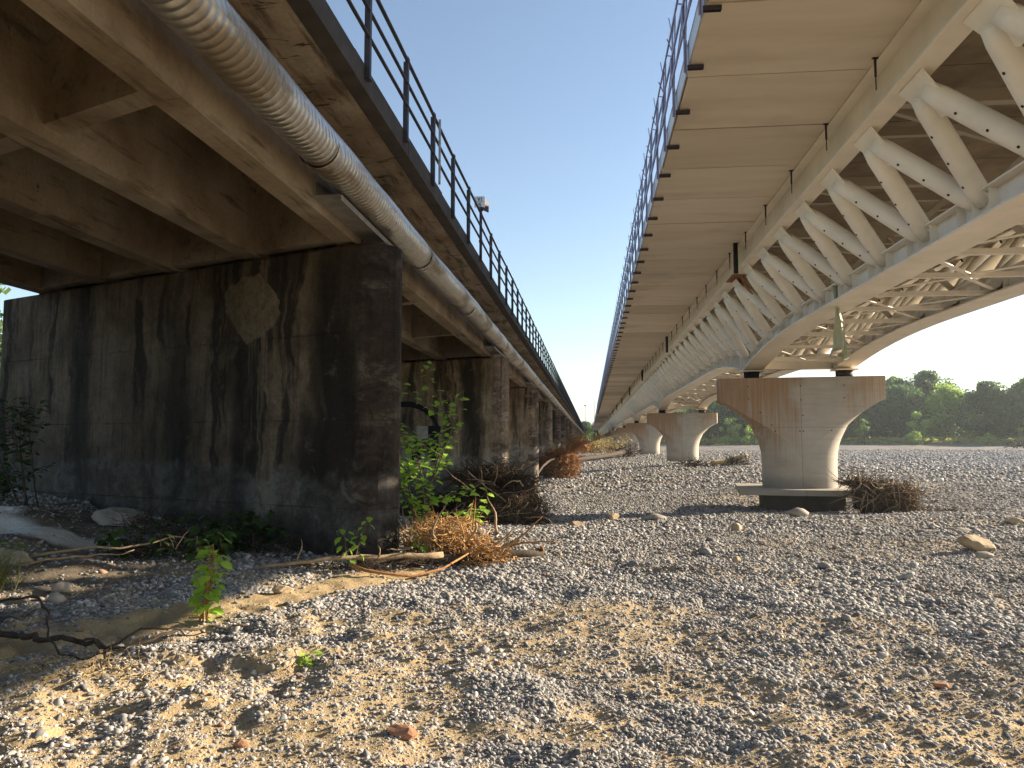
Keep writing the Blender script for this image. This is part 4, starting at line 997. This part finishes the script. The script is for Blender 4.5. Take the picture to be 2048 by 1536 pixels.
stone('boulder', (5.55, 11.7, .4), (.17,.13,.07), MAT['rock'], 'flat grey stone just below the wedge-shaped rock', 5, .4, 0, angular=.6)
stone('boulder', (7.0, 15.6, .5), (.30,.16,.07), MAT['rock'], 'flat tilted slab stone behind the wedge-shaped rock', 6, -.15, .18, angular=1)
stone('boulder', (8.5, 16.6, .4), (.22,.15,.10), MAT['rock2'], 'tan boulder near the right edge beyond the slab stone', 7, .3, 0, angular=.8)
stone('boulder', (1.9, 10.5, .5), (.075,.06,.06), MAT['rock2'], 'small ochre stone in the middle of the gravel', 8, 1.1, 0, angular=.6)
stone('brick_piece', (-1.06, 4.33, .5), (.095,.06,.038), MAT['brick'], 'brown brick fragment at the bottom of the gravel', 9, -.25, .1, angular=1, sub=2)
stone('brick_piece', (2.38, 5.66, .5), (.065,.05,.032), MAT['brick'], 'reddish brick fragment on sand at the right', 10, .3, .2, angular=1, sub=2)
stone('brick_piece', (-1.9, 4.14, .5), (.05,.035,.03), MAT['brick'], 'pinkish brick fragment on sand at the lower left', 11, .6, .25, angular=1, sub=2)
stone('brick_piece', (-.05, 7.25, .5), (.045,.03,.02), MAT['brick'], 'tiny orange brick chip in the middle gravel', 12, 1.6, .1, angular=1, sub=2)
stone('boulder', (-3.33, 8.2, .4), (.12,.09,.06), MAT['rock2'], 'golden stone beside the sunlit sand strip', 13, .3, 0, angular=.5)
stone('boulder', (-6.6, 8.1, .4), (.45,.24,.12), MAT['rock'], 'long flat slab half buried in the shaded bank', 15, .35, .1, angular=1)
stone('boulder', (-5.35, 7.4, .5), (.11,.09,.07), MAT['rock'], 'upper one of two pale cobbles at the left in the shade', 16, .3, 0, angular=.3)
stone('boulder', (-5.1, 7.0, .5), (.10,.08,.07), MAT['rock'], 'lower one of two pale cobbles at the left in the shade', 17, 1.3, 0, angular=.3)
stone('boulder', (-7.0, 11.0, .5), (.42,.22,.17), MAT['rock'], 'lumpy grey rock between the shrub and the pier wall', 18, .3, .1, angular=.7)
stone('boulder', (-.4, 19.5, .5), (.22,.16,.12), MAT['rock2'], 'tan boulder on gravel right of the dark root plate', 19, .3, .1, angular=.7)
stone('boulder', (.6, 21.2, .5), (.24,.16,.13), MAT['rock2'], 'wider tan boulder in the middle behind the gravel crest', 20, .9, .1, angular=.7)
stone('boulder', (1.6, 20.3, .5), (.35,.16,.12), MAT['rock'], 'long grey boulder left of the nearest new pier shadow', 21, .2, .1, angular=.7)

# ------------------------------------------------------------------ trees on the far bank
def tree_mesh(seed, H, Wd, mat, nb_=34, nl=95, ls=.38, low=.03):
    rnd = np.random.default_rng(seed); cen = []; V = []; F = []
    tb = MB(); tb.tube([(0,0,-.3),(.05,0,H*.3),(.1,.05,H*.6),(0,0,H*.85)], [H*.028,H*.022,H*.013,H*.004], 8)
    for i in range(nb_):
        t = low + (1-low)*rnd.random()**.85; prof = math.sin(math.pi*min(1, (t*.92+.08)))**.6; a = rnd.uniform(0, 6.283)
        r_ = Wd/2*prof*(rnd.random()**.5)*.95; c = np.array([r_*math.cos(a), r_*math.sin(a), H*t*.95]); rb = Wd*rnd.uniform(.13,.23)*(1.1-.3*t)
        cen.append(c)
        if i % 2 == 0: tb.tube([(0,0,H*max(.1,t*.6)), tuple(c*np.array([.5,.5,.85])), tuple(c)], [H*.009,H*.006,H*.002], 5)
        u = rnd.normal(size=(nl,3)); u /= np.linalg.norm(u, axis=1)[:,None]; rr = rnd.random(nl)**.4
        P = c + u*rr[:,None]*np.array([rb, rb, rb*.8])
        for j in range(nl):
            n_ = u[j]*.6 + rnd.normal(size=3)*.7; n_ /= np.linalg.norm(n_); s_ = np.cross(n_, rnd.normal(size=3)); s_ /= np.linalg.norm(s_); q = np.cross(n_, s_); z = ls*rnd.uniform(.55,1.2)
            o = len(V); V.extend([P[j]-s_*z*.5, P[j]+q*z*.32, P[j]+s_*z*.5, P[j]-q*z*.32]); F.append((o,o+1,o+2,o+3))
    lb = MB(); lb.V = [tuple(v) for v in V]; lb.F = F; lb.S = [False]*len(F); lb.M = [0]*len(F)
    return tb, lb
def tree_proto(name, seed, H, Wd, mat, label, group, **k):
    e = empty(name, (0,0,0), label, 'tree', group); tb, lb = tree_mesh(seed, H, Wd, mat, **k); tb.build('trunk', MAT['trunk'], e); lb.build('crown', MAT[mat], e); return e
GW = 'trees of the far bank wood'
T = [tree_proto('broadleaf_tree', 1, 13, 12.5, 'tree1', 'tall rounded green tree in the far bank wood', GW, nb_=80, nl=150, ls=.62),
     tree_proto('broadleaf_tree', 2, 13.5, 12, 'tree3', 'tall dark green tree in the far bank wood', GW, nb_=80, nl=150, ls=.62),
     tree_proto('broadleaf_tree', 3, 11.5, 11, 'tree2', 'lighter yellow green tree standing in the far bank wood', GW, nb_=70, nl=150, ls=.6),
     tree_proto('broadleaf_tree', 4, 12, 13.5, 'tree3', 'broad dark green tree in the far bank wood', GW, nb_=86, nl=150, ls=.62)]
YG = [tree_proto('young_tree', 11, 6.2, 5.2, 'tree2', 'bright green young tree at the far gravel edge', 'young trees at the far gravel edge', nb_=26, nl=80, ls=.36, low=.08),
      tree_proto('young_tree', 12, 4.2, 4.4, 'tree2', 'low yellow green bush at the far gravel edge', 'young trees at the far gravel edge', nb_=20, nl=70, ls=.33, low=.03),
      tree_proto('young_tree', 13, 5.0, 3.2, 'tree1', 'slim green young tree at the far gravel edge', 'young trees at the far gravel edge', nb_=20, nl=70, ls=.33, low=.05)]
used = set()
def put(lst, i, x, y, s_, rz=None):
    p = lst[i]; loc = (x, y, gz(x, y) - .1); rz = random.uniform(0, 6.28) if rz is None else rz
    if id(p) not in used: used.add(id(p)); p.location = loc; p.rotation_euler = (0,0,rz); p.scale = (s_,)*3
    else: copy_tree(p, loc, rz, (s_,)*3)
rt_ = random.Random(9)
line = [(23,215),(27,190),(32,178),(38,172),(45,168),(53,166),(61,163),(69,161),(77,158),(85,156),(92,153),(99,150),(106,147),(113,144),(120,140),(128,136),(137,132)]
for j, (x, y) in enumerate(line):
    put(T, (j*3+1) % 4, x + rt_.uniform(-1.5,1.5), y + rt_.uniform(-2,2), rt_.uniform(.86,1.06)*(.92 if x < 50 else 1))
    put(T, (j+2) % 4, x + 4 + rt_.uniform(-1.5,1.5), y + 11 + rt_.uniform(-2,2), rt_.uniform(.95,1.15)*(.92 if x < 50 else 1))
for x, y in ((-3,430),(7,420),(17,400),(12,330),(19,300),(22,260),(24,235),(-12,440),(4,455),(28,420)): put(T, rt_.randint(0,3), x, y, rt_.uniform(.75,1.0))
for x, y in ((-24,26),(-27,40),(-22,19),(-30,60),(-26,80),(-34,33)): put(T, rt_.choice((0,2,3)), x, y, rt_.uniform(.5,.8))
for j, (x, y, i, s_) in enumerate([(31,150,1,1.0),(35,148,2,1.1),(39,152,0,.8),(28,158,0,.9),(50,147,2,.95),(60,148,0,1.0),(57,142,1,.6),(68,140,1,.55),(75,140,0,.75),(80,137,1,.5),(86,138,1,1.05),(92,135,1,.95),(97,133,1,.8),(44,150,1,.7),(103,130,0,.8),(110,127,1,.9),(24,175,1,.9),(30,168,2,1.2)]):
    put(YG, i, x, y, s_)
b = MB(); rr = np.random.default_rng(4)
for _ in range(5200):                                          # low scrub in front of the wood
    t = rr.random(); k = t*(len(line)-1); i = min(int(k), len(line)-2); f = k-i
    x = line[i][0]*(1-f) + line[i+1][0]*f + rr.normal()*2 - 3; y = line[i][1]*(1-f) + line[i+1][1]*f - rr.uniform(3, 22); z = gz_fast(x, y) if False else -.45
    hh = rr.uniform(.1,1.0)*(.4+1.3*float(fbm(np.array(x*.25), np.array(y*.25), 2))); s_ = rr.uniform(.3,.7); a = rr.uniform(0,6.28); c = Vector((x, y, hh - .75))
    u = Vector((math.cos(a), math.sin(a), 0))*s_; v = Vector((rr.normal()*.3, rr.normal()*.3, 1))*s_*.6
    b.add([c-u, c-v*.3, c+u, c+v], [(0,1,2,3)])
tag(b.build('scrub', MAT['grass']), 'low yellow green scrub along the far gravel edge', 'scrub', kind='stuff')
b = MB()
for (x, y) in ((74,122),(80,120),(85,121),(90,118),(66,124)): tangle(b, (x, y, -.75), (4,1.5,.5), 60, 5, .09, .12, 0, False)
tag(b.build('driftwood', MAT['wood_dark']), 'long line of dark driftwood on the far gravel at the right', 'driftwood')
# sunlit willow between the bridges
e = empty('willow_shrub', G(1.2, 101), 'sunlit yellow green willow shrub between the bridges in the distance', 'shrub')
rr = np.random.default_rng(8); lb = MB(); sb = MB()
for _ in range(34):
    a = rr.uniform(0, 6.28); p = Vector((rr.normal()*1.9, rr.normal()*1.0, 0)); P = wander(p, (math.cos(a)*.6, math.sin(a)*.6, .8), 6, rr.uniform(.3,.55), .15, -.03)
    sb.tube(P, [.04,.035,.03,.025,.02,.012,.006], 4)
    for q in P[1:]:
        for _ in range(13):
            c = q + Vector(rr.normal(size=3)*.28); u = Vector(rr.normal(size=3)).normalized()*.14; v = u.orthogonal().normalized()*.06; lb.add([c-u, c-v, c+u, c+v], [(0,1,2,3)])
sb.build('stem', MAT['wood_red'], e); lb.build('foliage', MAT['autumn'], e)
# distant poles
b = MB(); b.tube([(0,0,0),(0,0,19)], .14, 8); b.tube([(-.6,0,18.8),(.6,0,18.8)], .28, 8); 
o = b.build('lamp_mast', MAT['rail_old']); o.location = (-2.5, 405, -.5); tag(o, 'distant lamp mast between the bridges', 'mast')
b = MB(); b.tube([(0,0,0),(0,0,21)], .12, 8)
for z in (17.5, 13.5, 9.8): b.tube([(-3.4,0,z+.2),(0,0,z)], .05, 5)
o = b.build('power_pole', MAT['rail_old']); o.location = (2.2, 390, -.5); tag(o, 'distant power pole with three wires beside the new bridge', 'pole')
print('built', len(bpy.data.objects))

# thin evening haze
b = MB(); b.box(-720, 930, -90, 2520, -7, 22)
mh = bpy.data.materials.new('haze_air'); mh.use_nodes = True; t_ = mh.node_tree; t_.nodes.clear()
o_ = t_.nodes.new('ShaderNodeOutputMaterial'); v_ = t_.nodes.new('ShaderNodeVolumePrincipled'); v_.inputs['Density'].default_value = .00033; v_.inputs['Color'].default_value = (.82,.90,1.0,1); v_.inputs['Anisotropy'].default_value = .35
t_.links.new(v_.outputs[0], o_.inputs['Volume'])
hz_ = b.build('haze', mh); tag(hz_, 'thin pale evening haze over the whole river bed', 'haze', kind='stuff')
